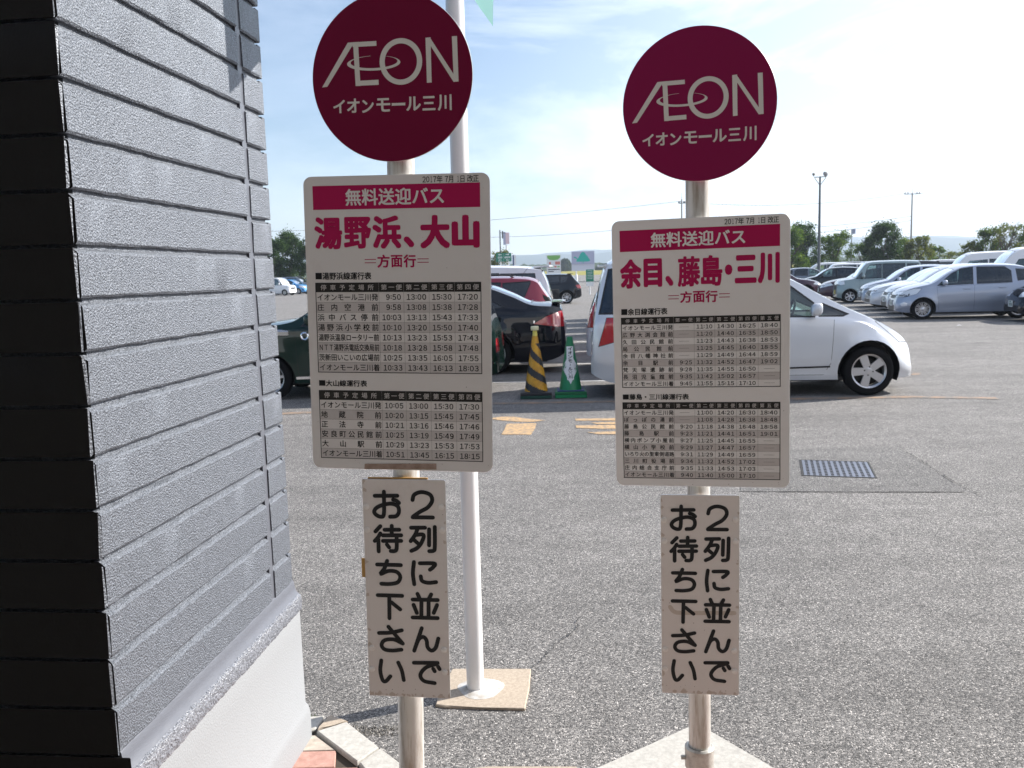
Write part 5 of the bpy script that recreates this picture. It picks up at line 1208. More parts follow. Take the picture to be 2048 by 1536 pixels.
# --- ordinary hatch / wagon (silver compact, red hatch, far rows)
make_model('hatch', dict(L=3.72, W=1.68, H=1.53, R=.29, rim=.2, rimstyle=(9, (-1, .022)), wheels=(.6, 3.03), sill=.2, ends=(.1, .05), crown=.05, tumble=.22, rr=(.45, .22), rf=(.65, .36),
    top=[(0, .5), (.02, .78), (.07, .98), (.2, 1.28), (.36, 1.42), (.8, 1.505), (1.4, 1.53), (1.95, 1.49), (2.3, 1.36), (2.85, 1.03), (3.0, 1.0), (3.35, .91), (3.58, .78), (3.69, .6), (3.72, .42)],
    belt=[(0, .99), (1, .97), (2, .94), (2.8, .9), (3.3, .78), (3.72, .45)],
    doors=[[(.98, .27), (1.72, .27), (1.72, .945), (.86, .97), (.88, .75)], [(1.73, .27), (2.62, .27), (2.68, .905), (1.73, .945)]],
    windows=[([(.34, 1.08), (.62, 1.04), (.66, 1.34), (.45, 1.33)], 'dark'), ([(.78, 1.0), (1.64, .98), (1.64, 1.42), (.95, 1.41), (.8, 1.3)], 'dark'), ([(1.76, .98), (2.64, .95), (2.3, 1.25), (2.05, 1.38), (1.76, 1.42)], 'side')],
    windshield=(2.82, 2.22, .6, .54), rear_window=(.1, .3, .52, .48), cabin=(.5, 2.7), dash=.93, seats=(.95, 1.65), mirror=(2.5, .97), handles=[(1.02, .86), (1.92, .84)], plates=(.66, .46),
    lamps=[('headlight', [(3.08, .86), (3.25, .87), (3.75, .72), (3.75, .62), (3.5, .64), (3.2, .72)], .32, 0, 0), ('taillight', [(-.1, .72), (.2, .72), (.24, 1.02), (.16, 1.1), (-.1, 1.1)], .46, 0, 0), ('grille', [(3.4, .6), (3.8, .6), (3.8, .68), (3.4, .68)], 0, .33, 0), ('lower_grille', [(3.55, .25), (3.8, .25), (3.8, .4), (3.55, .4)], 0, .45, 0), ('fog_lamp', [(3.45, .4), (3.58, .38), (3.62, .45), (3.52, .5), (3.44, .46)], .5, 0, 0)]))
# --- red hatch with a tall jagged tail lamp
make_model('sporty', dict(L=3.95, W=1.69, H=1.52, R=.3, rim=.2, rimstyle=(7, (-1, .02)), wheels=(.68, 3.2), sill=.2, ends=(.1, .05), crown=.045, tumble=.26, rr=(.5, .24), rf=(.7, .34),
    top=[(0, .5), (.02, .76), (.06, .96), (.26, 1.3), (.38, 1.46), (.6, 1.52), (1.2, 1.545), (1.8, 1.53), (2.3, 1.42), (2.95, 1.05), (3.1, 1.0), (3.6, .88), (3.85, .7), (3.95, .45)],
    belt=[(0, 1.0), (.6, 1.02), (2, .94), (3, .88), (3.5, .78), (3.95, .45)],
    doors=[[(1.05, .27), (1.85, .27), (1.85, .945), (.95, .99)], [(1.86, .27), (2.8, .27), (2.85, .9), (1.86, .945)]],
    windows=[([(.62, 1.13), (1.0, 1.05), (1.0, 1.4), (.5, 1.42), (.5, 1.4)], 'dark'), ([(1.06, 1.04), (1.8, .99), (1.8, 1.43), (1.06, 1.41)], 'dark'), ([(1.88, .99), (2.8, .95), (2.4, 1.25), (2.1, 1.38), (1.88, 1.43)], 'side')],
    windshield=(2.92, 2.3, .6, .54), rear_window=(.08, .34, .46, .44), cabin=(.5, 2.8), dash=.93, seats=(1.0, 1.75), mirror=(2.6, .97), handles=[(1.12, .88), (2.02, .85)], plates=(.64, .46),
    lamps=[('headlight', [(3.3, .8), (3.5, .84), (4, .7), (4, .6)], .36, 0, 0), ('taillight', [(-.1, .86), (.18, .86), (.24, 1.1), (.4, 1.3), (.46, 1.48), (.3, 1.48), (.1, 1.1), (-.1, 1.0)], .5, 0, 0), ('lower_grille', [(3.7, .28), (4, .28), (4, .42), (3.7, .42)], 0, .5, 0)],
    extra=[('antenna', ext_antenna(.72, 1.52), [M_TRIM]), ('roof_rail', ext_rail(.8, 2.1, .5), [M_TRIM])]))
# --- minivan
make_model('minivan', dict(L=4.55, W=1.7, H=1.74, R=.31, rim=.2, rimstyle=(8, (.02, .03)), wheels=(.82, 3.72), sill=.2, ends=(.1, .05), crown=.05, tumble=.15, rr=(.4, .2), rf=(.7, .34),
    top=[(0, .5), (.02, .8), (.06, 1.1), (.18, 1.5), (.3, 1.7), (.8, 1.76), (1.8, 1.79), (2.6, 1.76), (3.0, 1.63), (3.55, 1.2), (3.75, 1.08), (4.2, .96), (4.45, .78), (4.55, .45)],
    belt=[(0, 1.0), (1.5, .98), (3, .95), (3.6, .92), (4.1, .84), (4.55, .45)],
    doors=[[(1.2, .27), (2.1, .27), (2.1, .97), (1.2, .99)], [(2.11, .27), (3.15, .27), (3.3, .5), (3.35, .93), (2.11, .97)]],
    windows=[([(.35, 1.05), (1.15, 1.04), (1.15, 1.58), (.42, 1.57)], 'dark'), ([(1.2, 1.04), (2.08, 1.02), (2.08, 1.6), (1.2, 1.59)], 'dark'), ([(2.14, 1.02), (3.0, 1.0), (3.0, 1.3), (2.8, 1.52), (2.14, 1.6)], 'side'), ([(3.06, 1.0), (3.4, 1.0), (3.08, 1.24)], 'side')],
    windshield=(3.62, 2.9, .62, .58), rear_window=(.08, .24, .56, .54), cabin=(.5, 3.5), dash=1.0, seats=(1.3, 2.3), mirror=(3.1, 1.06), handles=[(1.35, .88), (2.3, .87)], plates=(.7, .46),
    lamps=[('headlight', [(4.0, .72), (4.05, .86), (4.6, .74), (4.6, .6)], .36, 0, 0), ('taillight', [(-.1, .8), (.12, .8), (.14, 1.08), (-.1, 1.08)], .56, 0, 0), ('grille', [(4.3, .58), (4.6, .58), (4.6, .7), (4.3, .7)], 0, .38, 0)],
    extra=[('spoiler', ext_spoiler(.02, .45, 1.75, .6), [None])]))
# --- small SUV
make_model('suv', dict(L=4.2, W=1.75, H=1.57, R=.335, rim=.235, rimstyle=(7, (-1, .028)), wheels=(.78, 3.3), sill=.26, ends=(.12, .08), crown=.05, tumble=.26, rr=(.5, .22), rf=(.7, .32), archtrim=True,
    top=[(0, .55), (.02, .8), (.08, 1.02), (.3, 1.26), (.5, 1.5), (.6, 1.55), (1.2, 1.58), (2.0, 1.58), (2.4, 1.47), (3.0, 1.12), (3.15, 1.07), (3.8, .95), (4.1, .78), (4.2, .5)],
    belt=[(0, 1.04), (1, 1.04), (2, 1.0), (3, .97), (3.6, .88), (4.2, .55)],
    doors=[[(1.15, .32), (1.95, .32), (1.95, 1.0), (1.05, 1.03)], [(1.96, .32), (2.85, .32), (2.92, .97), (1.96, 1.0)]],
    windows=[([(.8, 1.15), (1.1, 1.1), (1.1, 1.44), (.7, 1.42)], 'dark'), ([(1.15, 1.1), (1.92, 1.06), (1.92, 1.46), (1.15, 1.45)], 'dark'), ([(1.98, 1.06), (2.85, 1.02), (2.5, 1.28), (2.2, 1.42), (1.98, 1.46)], 'side')],
    windshield=(3.0, 2.36, .62, .54), rear_window=(.12, .46, .54, .46), cabin=(.6, 2.9), dash=1.0, seats=(1.1, 1.85), mirror=(2.72, 1.05), handles=[(1.25, .93), (2.12, .91)], plates=(.76, .5),
    lamps=[('headlight', [(3.6, .8), (3.7, .9), (4.3, .76), (4.3, .66)], .4, 0, 0), ('taillight', [(-.1, .78), (.2, .8), (.3, .96), (-.1, 1.0)], .45, 0, 0), ('grille', [(3.9, .6), (4.3, .6), (4.3, .74), (3.9, .74)], 0, .4, 0), ('bumper_trim', [(-.1, .2), (.4, .2), (.3, .46), (-.1, .5)], 0, 2, 0)],
    extra=[('spoiler', ext_spoiler(.4, .75, 1.58, .55), [None])]))
# --- boxy kei wagon
make_model('box', dict(L=3.395, W=1.475, H=1.74, R=.28, rim=.19, rimstyle=(6, (.02, .03)), wheels=(.45, 2.87), sill=.2, ends=(.06, .05), crown=.05, tumble=.09, rr=(.28, .14), rf=(.35, .22),
    top=[(0, .5), (.015, .9), (.05, 1.3), (.12, 1.66), (.25, 1.72), (1.0, 1.75), (1.9, 1.74), (2.2, 1.68), (2.45, 1.4), (2.68, 1.08), (2.8, 1.04), (3.2, .98), (3.33, .9), (3.39, .65), (3.395, .45)],
    belt=[(0, .98), (1, .98), (2, .97), (2.7, .96), (3.1, .88), (3.395, .6)],
    doors=[[(.7, .27), (1.6, .27), (1.6, .97), (.7, .98)], [(1.61, .27), (2.45, .27), (2.5, .96), (1.61, .97)]],
    windows=[([(.15, 1.06), (.62, 1.06), (.62, 1.58), (.2, 1.57)], 'dark'), ([(.72, 1.04), (1.58, 1.03), (1.58, 1.6), (.72, 1.6)], 'dark'), ([(1.64, 1.03), (2.3, 1.02), (2.2, 1.4), (2.08, 1.57), (1.64, 1.6)], 'side'), ([(2.37, 1.02), (2.6, 1.02), (2.4, 1.26)], 'side')],
    windshield=(2.66, 2.22, .56, .54), rear_window=(.05, .115, .52, .5), cabin=(.3, 2.5), dash=.98, seats=(.8, 1.5), mirror=(2.36, 1.06), handles=[(.85, .88), (1.8, .87)], plates=(.7, .46), platem=M_PLATE_Y,
    lamps=[('headlight', [(3.08, .78), (3.1, .93), (3.45, .9), (3.45, .74)], .38, 0, 0), ('taillight', [(-.1, .7), (.1, .7), (.12, 1.2), (-.1, 1.2)], .56, 0, 0), ('grille', [(3.3, .6), (3.5, .6), (3.5, .76), (3.3, .76)], 0, .36, 0)]))
# --- high-roof van
make_model('van', dict(L=4.9, W=1.7, H=2.1, R=.32, rim=.19, rimstyle=(6, (.02, .03)), wheels=(1.0, 3.95), sill=.22, ends=(.06, .05), crown=.07, tumble=.1, rr=(.3, .12), rf=(.5, .24),
    top=[(0, .5), (.02, 1.0), (.06, 1.6), (.2, 2.0), (.4, 2.08), (2.0, 2.12), (3.6, 2.08), (4.0, 1.9), (4.5, 1.22), (4.6, 1.1), (4.82, 1.0), (4.88, .8), (4.9, .5)],
    belt=[(0, 1.12), (3, 1.1), (4.3, 1.05), (4.7, .9), (4.9, .6)],
    doors=[[(1.7, .3), (2.9, .3), (2.9, 1.1), (1.7, 1.11)], [(2.91, .3), (3.55, .3), (3.65, .7), (3.9, 1.07), (2.91, 1.1)]],
    windows=[([(.3, 1.2), (1.6, 1.2), (1.6, 1.7), (.35, 1.7)], 'dark'), ([(1.7, 1.2), (2.85, 1.2), (2.85, 1.7), (1.7, 1.7)], 'dark'), ([(2.95, 1.17), (4.1, 1.15), (3.8, 1.62), (2.95, 1.68)], 'side')],
    windshield=(4.46, 3.92, .64, .6), rear_window=(.05, .14, .55, .54), cabin=(.5, 4.2), dash=1.1, seats=(2.0, 3.0), mirror=(4.05, 1.2), handles=[(1.85, 1.0), (3.1, 1.0)], plates=(.7, .5),
    lamps=[('headlight', [(4.6, .74), (4.62, .92), (5, .88), (5, .72)], .42, 0, 0), ('taillight', [(-.1, .8), (.1, .8), (.1, 1.2), (-.1, 1.2)], .66, 0, 0)]))
def place_car(key, label, col, front=None, rear=None, near_y=None, facing=1, yaw=CA, name='parked_car', group='cars parked in the lot', plate=None, full=True):
    """facing 1: nose to the right; -1: nose to the left. front/rear: world x of that end; near_y: world y of the side nearest the camera at the given end"""
    sp, parts, wt, rt = MODELS[key]; L_, W_ = sp['L'], sp['W']
    d = Vector((math.cos(yaw), math.sin(yaw), 0)); nrm = Vector((-math.sin(yaw), math.cos(yaw), 0))
    right = (front if facing > 0 else rear); left = (rear if facing > 0 else front)
    ctr = Vector((right, near_y, 0)) - d * (L_ / 2) + nrm * (W_ / 2) if right is not None else Vector((left, near_y, 0)) + d * (L_ / 2) + nrm * (W_ / 2)
    ang = yaw if facing > 0 else yaw + math.pi
    o_ = ctr - Vector((math.cos(ang), math.sin(ang), 0)) * (L_ / 2)
    T = thing(name, label, 'car', (o_.x, o_.y, gz(ctr.y)), ang, group)
    sl = (gz(ctr.y + 1) - gz(ctr.y - 1)) / 2
    for nm, me, kind, mm in parts:
        if not full and nm in ('steering_wheel', 'door_handle', 'number_plate', 'fog_lamp'): continue
        o = link(nm, me, T)
        if kind == 'paint': o.material_slots[0].link = 'OBJECT'; o.material_slots[0].material = P[col]
        if mm == 'plate' and plate: o.material_slots[0].link = 'OBJECT'; o.material_slots[0].material = plate
    for xw in sp['wheels']:
        for sg in (1, -1):
            w = link('wheel', wt, T); w.location = (xw, sg * (W_ / 2 - .115), sp['R']); w.rotation_euler = (0, random.uniform(0, 6), 0 if sg > 0 else math.pi)
            link('rim', rt, w)
    return T
def px_x(px_, Y, y=600): return at(px_, y, Y).x
# near cars
place_car('mpv', 'white pearl hatchback with sloping nose, right behind the right bus stop sign', 'silver', front=px_x(1838, 10.5, 700), near_y=10.43, facing=1, yaw=R_(-5))
place_car('retro', 'dark green retro hatchback with a round chrome side badge, nearest car behind the left sign', 'green', rear=px_x(996, 11.75, 680), near_y=11.4, facing=-1, yaw=R_(-3))
place_car('saloon', 'black saloon with chrome-edged red tail lamps and a boot-lid spoiler, behind the striped cone', 'navy', rear=px_x(1128, 14.2, 640), near_y=13.8, facing=-1, yaw=R_(-4))
place_car('sporty', 'metallic red hatchback with tall jagged red tail lamps, beyond the black saloon', 'maroon', rear=px_x(1111, 16.9, 590), near_y=16.5, facing=-1, yaw=R_(-4))
place_car('minivan', 'white minivan with a roof spoiler, just beyond the red hatchback', 'white', rear=px_x(1106, 19.6, 580), near_y=19.2, facing=-1, yaw=R_(-4))
place_car('suv', 'blue-black crossover with black arch trim and bright alloys, alone beyond the white minivan', 'navy', rear=px_x(1165, 46, 600), near_y=46.5, facing=-1, yaw=R_(-4))
place_car('hatch', 'white hatchback with a red tail lamp parked right behind the white pearl hatchback', 'white', rear=px_x(1168, 13.9, 600), near_y=13.3, facing=1, yaw=R_(-5)) if False else None
sp = MODELS['hatch'][0]
place_car('hatch', 'white hatchback with a large red tail lamp, behind the rear of the white pearl hatchback', 'white', front=px_x(1166, 13.9, 600) + 3.72, near_y=13.25, facing=1, yaw=R_(-5))
for k in range(1, 7):      # the right-hand row goes on behind the white pearl hatchback; their shadows stripe the lane
    key, col, lab = [('hatch', 'silver', 'silver hatchback'), ('box', 'white', 'white boxy kei wagon'), ('hatch', 'navy', 'dark hatchback'), ('sporty', 'silver2', 'cool grey compact'), ('minivan', 'white', 'white minivan'), ('hatch', 'grey', 'dark grey hatchback')][k - 1]
    Yk = 13.25 + 2.6 * k; place_car(key, lab + [' directly beyond the white hatchback with the red tail lamp', ' hidden two bays beyond the white hatchback with the red tail lamp', ' hidden mid-row behind the right timetable board', ' deep in the row behind the right sign', ' next to last in the row behind the right sign', ' last in the row behind the right sign'][k - 1], col, front=px_x(1198, Yk + .6, 600) + MODELS[key][0]['L'] + .1, near_y=Yk, facing=1, yaw=R_(-5), full=False)
# silver row on the right
RY = R_(-13)
place_car('hatch', 'silver compact hatchback shown side on, at the near end of the right-hand row', 'silver2', front=px_x(1797, 24.9, 600), near_y=25.0, facing=-1, yaw=RY)
place_car('sporty', 'dark navy car at the right edge of the photo with its nose and plate showing', 'navy', front=px_x(2052, 22.2, 610), near_y=22.4, facing=-1, yaw=RY)
place_car('hatch', 'silver family car half hidden behind the side-on silver compact', 'silver', front=px_x(1780, 27.6, 590), near_y=27.7, facing=-1, yaw=RY)
place_car('saloon', 'silver saloon, third nose from the side-on silver compact', 'silver', front=px_x(1743, 30.3, 590), near_y=30.3, facing=-1, yaw=RY)
place_car('hatch', 'grey-silver hatchback between the silver saloon and the sage boxy wagon', 'silver2', front=px_x(1726, 33, 590), near_y=33, facing=-1, yaw=RY)
place_car('box', 'sage green boxy kei wagon with a flat pale roof', 'sage', front=px_x(1679, 37.3, 590), near_y=37.6, facing=-1, yaw=RY)
place_car('saloon', 'wine coloured saloon nosing out behind the sage boxy wagon', 'wine', front=px_x(1641, 41, 580), near_y=41, facing=-1, yaw=RY)
place_car('saloon', 'dark purple saloon facing right above the bonnet of the white pearl hatchback', 'wine', front=px_x(1657, 44, 570), near_y=44.5, facing=1, yaw=RY)
place_car('van', 'white high-roof van beyond the silver compact at the right edge', 'white', front=px_x(1975, 33.5, 540), near_y=33.5, facing=-1, yaw=RY, name='parked_van')
place_car('van', 'long white van whose pale roof shows over the silver row', 'white', front=px_x(1893, 46, 540), near_y=46, facing=-1, yaw=RY, name='parked_van')
# rows farther out
cr = random.Random(21)
far = []
cols = ['silver', 'silver2', 'white', 'navy', 'black', 'blue', 'grey', 'white', 'silver', 'wine', 'sage', 'navy']
names = dict(silver='silver', silver2='cool grey', white='white', navy='dark navy', black='black', blue='light blue', grey='dark grey', wine='wine red', sage='sage green')
shape = dict(hatch='hatchback', box='boxy kei wagon', saloon='saloon', minivan='minivan', mpv='tall hatchback', suv='crossover', sporty='compact')
row_specs = [(1600, 52, 'hatch', 'navy', -1, 'below the left end of the right-hand trees'), (1672, 53, 'hatch', 'silver2', -1, 'beside the foot of the lamp mast'), (1720, 54, 'hatch', 'silver', 1, 'just left of the sage boxy wagon roof'),
    (1570, 60, 'hatch', 'grey', 1, 'at the edge of the right sign board'), (1630, 61, 'box', 'white', -1, 'directly under the lamp mast'), (1690, 62, 'saloon', 'black', -1, 'under the thin sign on a post'), (1750, 63, 'minivan', 'navy', -1, 'under the tallest dark tree'),
    (1850, 50, 'hatch', 'silver', -1, 'behind the sage boxy wagon'), (1900, 56, 'box', 'silver2', -1, 'under the utility pole'), (1860, 58, 'saloon', 'navy', 1, 'right of the utility pole foot'), (1810, 66, 'minivan', 'white', -1, 'left of the utility pole foot'),
    (1590, 72, 'minivan', 'white', -1, 'deep in the lot by the leftmost right-hand tree'), (1680, 74, 'minivan', 'grey', -1, 'deep in the lot under the spreading tree'), (1880, 74, 'box', 'white', -1, 'deep in the lot by the gap between trees'), (1950, 70, 'minivan', 'silver', -1, 'deep in the lot under the right-hand bushes'),
    (1770, 78, 'box', 'blue', -1, 'deep in the lot under the dark tree'), (1640, 82, 'minivan', 'black', -1, 'last row behind the lamp mast')]
for px_, Y, key, col, fc, where in row_specs:
    L_ = MODELS[key][0]['L']; x = px_x(px_, Y, 550)
    place_car(key, f'{names[col]} {shape[key]} {where}', col, front=x + (L_ if fc > 0 else 0), near_y=Y, facing=fc, yaw=RY, group='far cars in the right half of the lot', full=False)
# far left, between pillar and left sign
for px_, Y, key, col, fc, lab in ((578, 86, 'box', 'white', 1, 'white kei car with a yellow plate, far off between pillar and left sign'), (608, 90, 'hatch', 'blue', 1, 'light blue hatchback far off, right of the white kei car by the pillar'),
        (620, 94, 'minivan', 'grey', 1, 'dark grey minivan far off behind the light blue hatchback'), (576, 96, 'minivan', 'black', 1, 'black minivan far off behind the white kei car'), (640, 98, 'saloon', 'navy', 1, 'dark saloon far off at the left board edge'), (600, 104, 'hatch', 'silver2', 1, 'grey hatchback under the dark tree on the left')):
    T = place_car(key, lab, col, front=px_x(px_, Y, 575), near_y=Y, facing=fc, yaw=R_(-18), group='far cars by the left tree', full=False, plate=M_PLATE_Y)

# ------------------------------------------------------------------ poles and lamps
def tp(mb, p, h, r0, r1, n=12): mb.tube((p[0], p[1], p[2]), (p[0], p[1], p[2] + h), r0, r1, n=n)
def xyz(px_, Y): p = at(px_, 540, Y); return (p.x, Y, gz(Y))
x, Y, z = xyz(1637.5, 70); h = at(1637, 345, 70).z - z
T = thing('lamp_mast', 'tall grey floodlight mast with two lamps on a V bracket above the right-hand trees', 'lamp mast', (x, Y, z))
mb = MB(); tp(mb, (0, 0, 0), h - .3, .13, .07); build(mb, 'mast', M_WOODPOLE, T, smooth=40)
mb = MB(); mb.tube((-.45, 0, h - .35), (.5, 0, h - .33), .04); mb.tube((-.42, 0, h - .4), (0, 0, h - 1.0), .03); mb.tube((.45, 0, h - .4), (0, 0, h - 1.0), .03); build(mb, 'bracket', M_CONPOLE, T)
for sx, r, ry_ in ((-.5, .12, -.9), (.42, .2, .3)):
    mb = MB(); mb.lathe([(0, .12), (r * .5, .11), (r, 0), (r * .96, -.03), (0, -.04)], 20); o = build(mb, 'floodlight', M_CONPOLE, T, smooth=40); o.location = (sx, 0, h - .12); o.rotation_euler = (1.2, ry_, 0)
    mb = MB(); mb.tube((sx, 0, h - .33), (sx, 0, h - .15), .025); build(mb, 'floodlight_stem', M_CONPOLE, T)
def utility(px_, Y, ytop, arms, label, r=.16):
    x, Y, z = xyz(px_, Y); h = at(px_, ytop, Y).z - z; T = thing('utility_pole', label, 'utility pole', (x, Y, z))
    mb = MB(); tp(mb, (0, 0, 0), h, r, r * .6); build(mb, 'pole', M_CONPOLE, T, smooth=40)
    mb = MB(); tp(mb, (0, 0, h), .9, .03, .015, 6); build(mb, 'lightning_rod', M_WOODPOLE, T)
    for i, (dz, w) in enumerate(arms):
        mb = MB(); mb.box(-w, w, -.05, .05, h - dz - .05, h - dz + .05); build(mb, 'crossarm', M_WOODPOLE, T)
        for sx in (-w * .9, -w * .55, w * .6, w * .9):
            mb = MB(); mb.lathe([(.09, 0), (.06, .1), (.09, .13), (.05, .24), (0, .26)], 8, c=(sx, 0, h - dz + .05)); build(mb, 'insulator', M_WOODPOLE, T)
    return T, Vector((x, Y, z)), h
U1 = utility(1820.5, 130, 386, [(.15, 1.15)], 'concrete utility pole with a crossarm, right of the tallest dark tree')
U2 = utility(1364, 130, 398, [(.6, .5)], 'thin utility pole rising just left of the right sign pole')
U3 = utility(330, 150, 425, [(.3, .9)], 'utility pole hidden behind the pillar carrying the wires') if False else None
def wire(a, b, sag, label, r=.026):
    mb = MB(); n = 24; P_ = [a.lerp(b, i / n) - Vector((0, 0, sag * 4 * (i / n) * (1 - i / n))) for i in range(n + 1)]
    for p, q in zip(P_, P_[1:]): mb.tube(p, q, r, n=5, cap=False)
    o = build(mb, 'power_line', M_WIRE); o['label'] = label; o['category'] = 'power line'; o['group'] = 'power lines over the lot'
A1 = U1[1] + Vector((0, 0, U1[2])); A2 = U2[1] + Vector((0, 0, U2[2]))
wire(A2 + Vector((0, 0, -.4)), A1 + Vector((-1, 0, -.05)), 1.0, 'upper power line between the two utility poles')
wire(at(250, 462, 165), A2 + Vector((0, 0, -.3)), 1.6, 'power line running left from the thin utility pole behind the sign boards')
wire(A2 + Vector((0, 0, -4.6)), A1 + Vector((0, 0, -3.3)), .7, 'lower cable between the two utility poles')
wire(A2 + Vector((0, 0, -5.2)), A1 + Vector((0, 0, -3.9)), .9, 'lowest cable between the two utility poles')
wire(at(940, 475, 160), A2 + Vector((0, 0, -3.4)), .5, 'lower cable running left above the turtle billboard')
wire(A1 + Vector((1, 0, -.05)), at(2300, 415, 150), .8, 'power line running right from the concrete utility pole')
# thin sign on a post, street light arm
x, Y, z = xyz(1702, 100); h = at(1702, 458, 100).z - z; T = thing('post_sign', 'small lilac sign on a thin post between the right-hand trees', 'sign', (x, Y, z))
mb = MB(); tp(mb, (0, 0, 0), h, .06, .05, 8); build(mb, 'post', M_CONPOLE, T); mb = MB(); mb.box(.02, .42, -.03, .03, h - .55, h); build(mb, 'panel', M_SGREY, T)

# ------------------------------------------------------------------ signs and billboards beyond the lot
def quadpanel(px0, py0, px1, py1, Y):
    a = at(px0, py0, Y); b = at(px1, py1, Y); return a.x, b.x, b.z, a.z
def billboard(name, label, cat, px0, py0, px1, py1, Y, m, posts=(), postm=M_SWHITE, t=.12, pr=.07):
    x0, x1, z0, z1 = quadpanel(px0, py0, px1, py1, Y); cx = (x0 + x1) / 2; T = thing(name, label, cat, (cx, Y, gz(Y)))
    mb = MB(); mb.box(x0 - cx, x1 - cx, 0, t, z0 - gz(Y), z1 - gz(Y), bev=.01); build(mb, 'panel', m, T)
    for u in posts:
        mb = MB(); mb.tube((x0 - cx + (x1 - x0) * u, t + pr, 0), (x0 - cx + (x1 - x0) * u, t + pr, z1 - gz(Y) - .1), pr, n=10); build(mb, 'post', postm, T)
    return T, x0 - cx, x1 - cx, z0 - gz(Y), z1 - gz(Y)
def deco(T, name, pts, m, y=-.004):
    mb = MB(); mb.add([(p[0], y, p[1]) for p in pts], [tuple(range(len(pts)))]); return build(mb, name, m, T)
T, x0, x1, z0, z1 = billboard('billboard', 'lilac billboard with a teal turtle-shaped hill emblem, between the two sign boards', 'billboard', 1143, 503, 1189, 527.5, 104, M_SGREY, (.2, .78))
w, h = x1 - x0, z1 - z0
dome = [(.2, .2), (.21, .3), (.27, .42), (.33, .6), (.38, .78), (.44, .9), (.5, .95), (.57, .88), (.63, .74), (.7, .6), (.76, .42), (.8, .3), (.8, .22), (.7, .19), (.3, .19)]
deco(T, 'turtle_emblem', [(x0 + w * a, z0 + h * b) for a, b in dome], M_TEAL)
deco(T, 'turtle_emblem', [(x0 + w * a, z0 + h * b) for a, b in ((.08, .5), (.12, .6), (.18, .58), (.27, .42), (.25, .36), (.17, .46))], M_TEAL, -.006)
deco(T, 'turtle_emblem', [(x0 + w * a, z0 + h * b) for a, b in ((.485, .06), (.515, .06), (.515, .22), (.485, .22))], M_TEAL, -.006)
mb = MB(); a0, a1, b0, b1 = quadpanel(1143, 528, 1189, 541, 104.2); mb.box(a0 - T.location.x, a1 - T.location.x, .1, .16, b0 - gz(104), b1 - gz(104)); build(mb, 'lower_panel', mat('pale_panel', (.6, .61, .68), .6), T)
T, x0, x1, z0, z1 = billboard('billboard', 'white advertising board with a green header and red print, left of the turtle billboard', 'billboard', 1093, 510, 1122, 547, 98, M_SWHITE, (.15, .85))
w, h = x1 - x0, z1 - z0
deco(T, 'green_header', [(x0 + w * a, z0 + h * b) for a, b in ((.04, .97), (.96, .97), (.97, .86), (.8, .74), (.5, .71), (.2, .74), (.05, .84))], M_LIME)
for j, (a, b, c, d, m) in enumerate(((.16, .5, .3, .62, M_PINK), (.6, .48, .95, .64, M_PINK), (.1, .34, .26, .4, M_PINK), (.3, .33, .48, .41, M_LIME), (.52, .33, .7, .41, M_PINK), (.74, .33, .92, .4, M_LIME), (.08, .2, .92, .25, M_BLACK), (.08, .1, .5, .14, M_BLACK))):
    deco(T, 'print', [(x0 + w * a, z0 + h * b), (x0 + w * c, z0 + h * b), (x0 + w * c, z0 + h * d), (x0 + w * a, z0 + h * d)], m, -.005)
for j, (s_, zz) in enumerate((('三川市街', .88), ('駐車場', .79))):
    pass
T, x0, x1, z0, z1 = billboard('notice_board', 'small upright green notice board on a white base, right of the turtle billboard legs', 'sign', 1172, 539, 1187.5, 563, 64, M_SGREEN, (.5,), pr=.05)
w, h = x1 - x0, z1 - z0
for k in range(6): deco(T, 'print', [(x0 + w * a, z0 + h * (.88 - k * .13 + b)) for a, b in ((.15, 0), (.85, 0), (.85, .03), (.15, .03))], M_SWHITE, -.005)
mb = MB(); mb.box(x0, x1, .02, .1, z0 - .32, z0 - .02); build(mb, 'lower_panel', M_SWHITE, T)
# white bollard post
for px_, Y, lab in ((1152.5, 60, 'white post standing left of the small green notice board'),):
    x, Y, z = xyz(px_, Y); mb = MB(); mb.lathe([(.09, 0), (.09, 1.42), (.06, 1.48), (0, 1.5)], 14); o = build(mb, 'post', M_SWHITE, smooth=40); o.location = (x, Y, z); o['label'] = lab; o['category'] = 'post'
T, x0, x1, z0, z1 = billboard('direction_sign', 'green direction sign with left and right arrows above the white minivan', 'road sign', 992, 506.5, 1023, 522.5, 88, M_SGREEN, (.28, .8), pr=.06)
w, h = x1 - x0, z1 - z0; tt = Text(-.004)
def P4(a, b): return (x0 + w * a, z0 + h * b)
tt.rect(x0 + w * .495, x0 + w * .505, z0 + h * .04, z0 + h * .96)
for sx, c in ((1, .25), (-1, .75)):
    tt.poly([P4(c - .12 * sx, .82), P4(c - .02 * sx, .95), P4(c - .02 * sx, .69)], .001); tt.poly([P4(c - .04 * sx, .86), P4(c + .12 * sx, .86), P4(c + .12 * sx, .78), P4(c - .04 * sx, .78)])
for s_, c, zz, k in (('酒田', .25, .48, .16), ('鶴岡市街', .75, .48, .1), ('出口', .25, .18, .11), ('出口', .75, .18, .11)):
    for i, ch in enumerate(s_): tt.em(ch, x0 + w * (c + (i - (len(s_) - 1) / 2) * k), z0 + h * zz, w * k * .95, h * .24, .02)
tt.build('lettering', M_SWHITE, T)
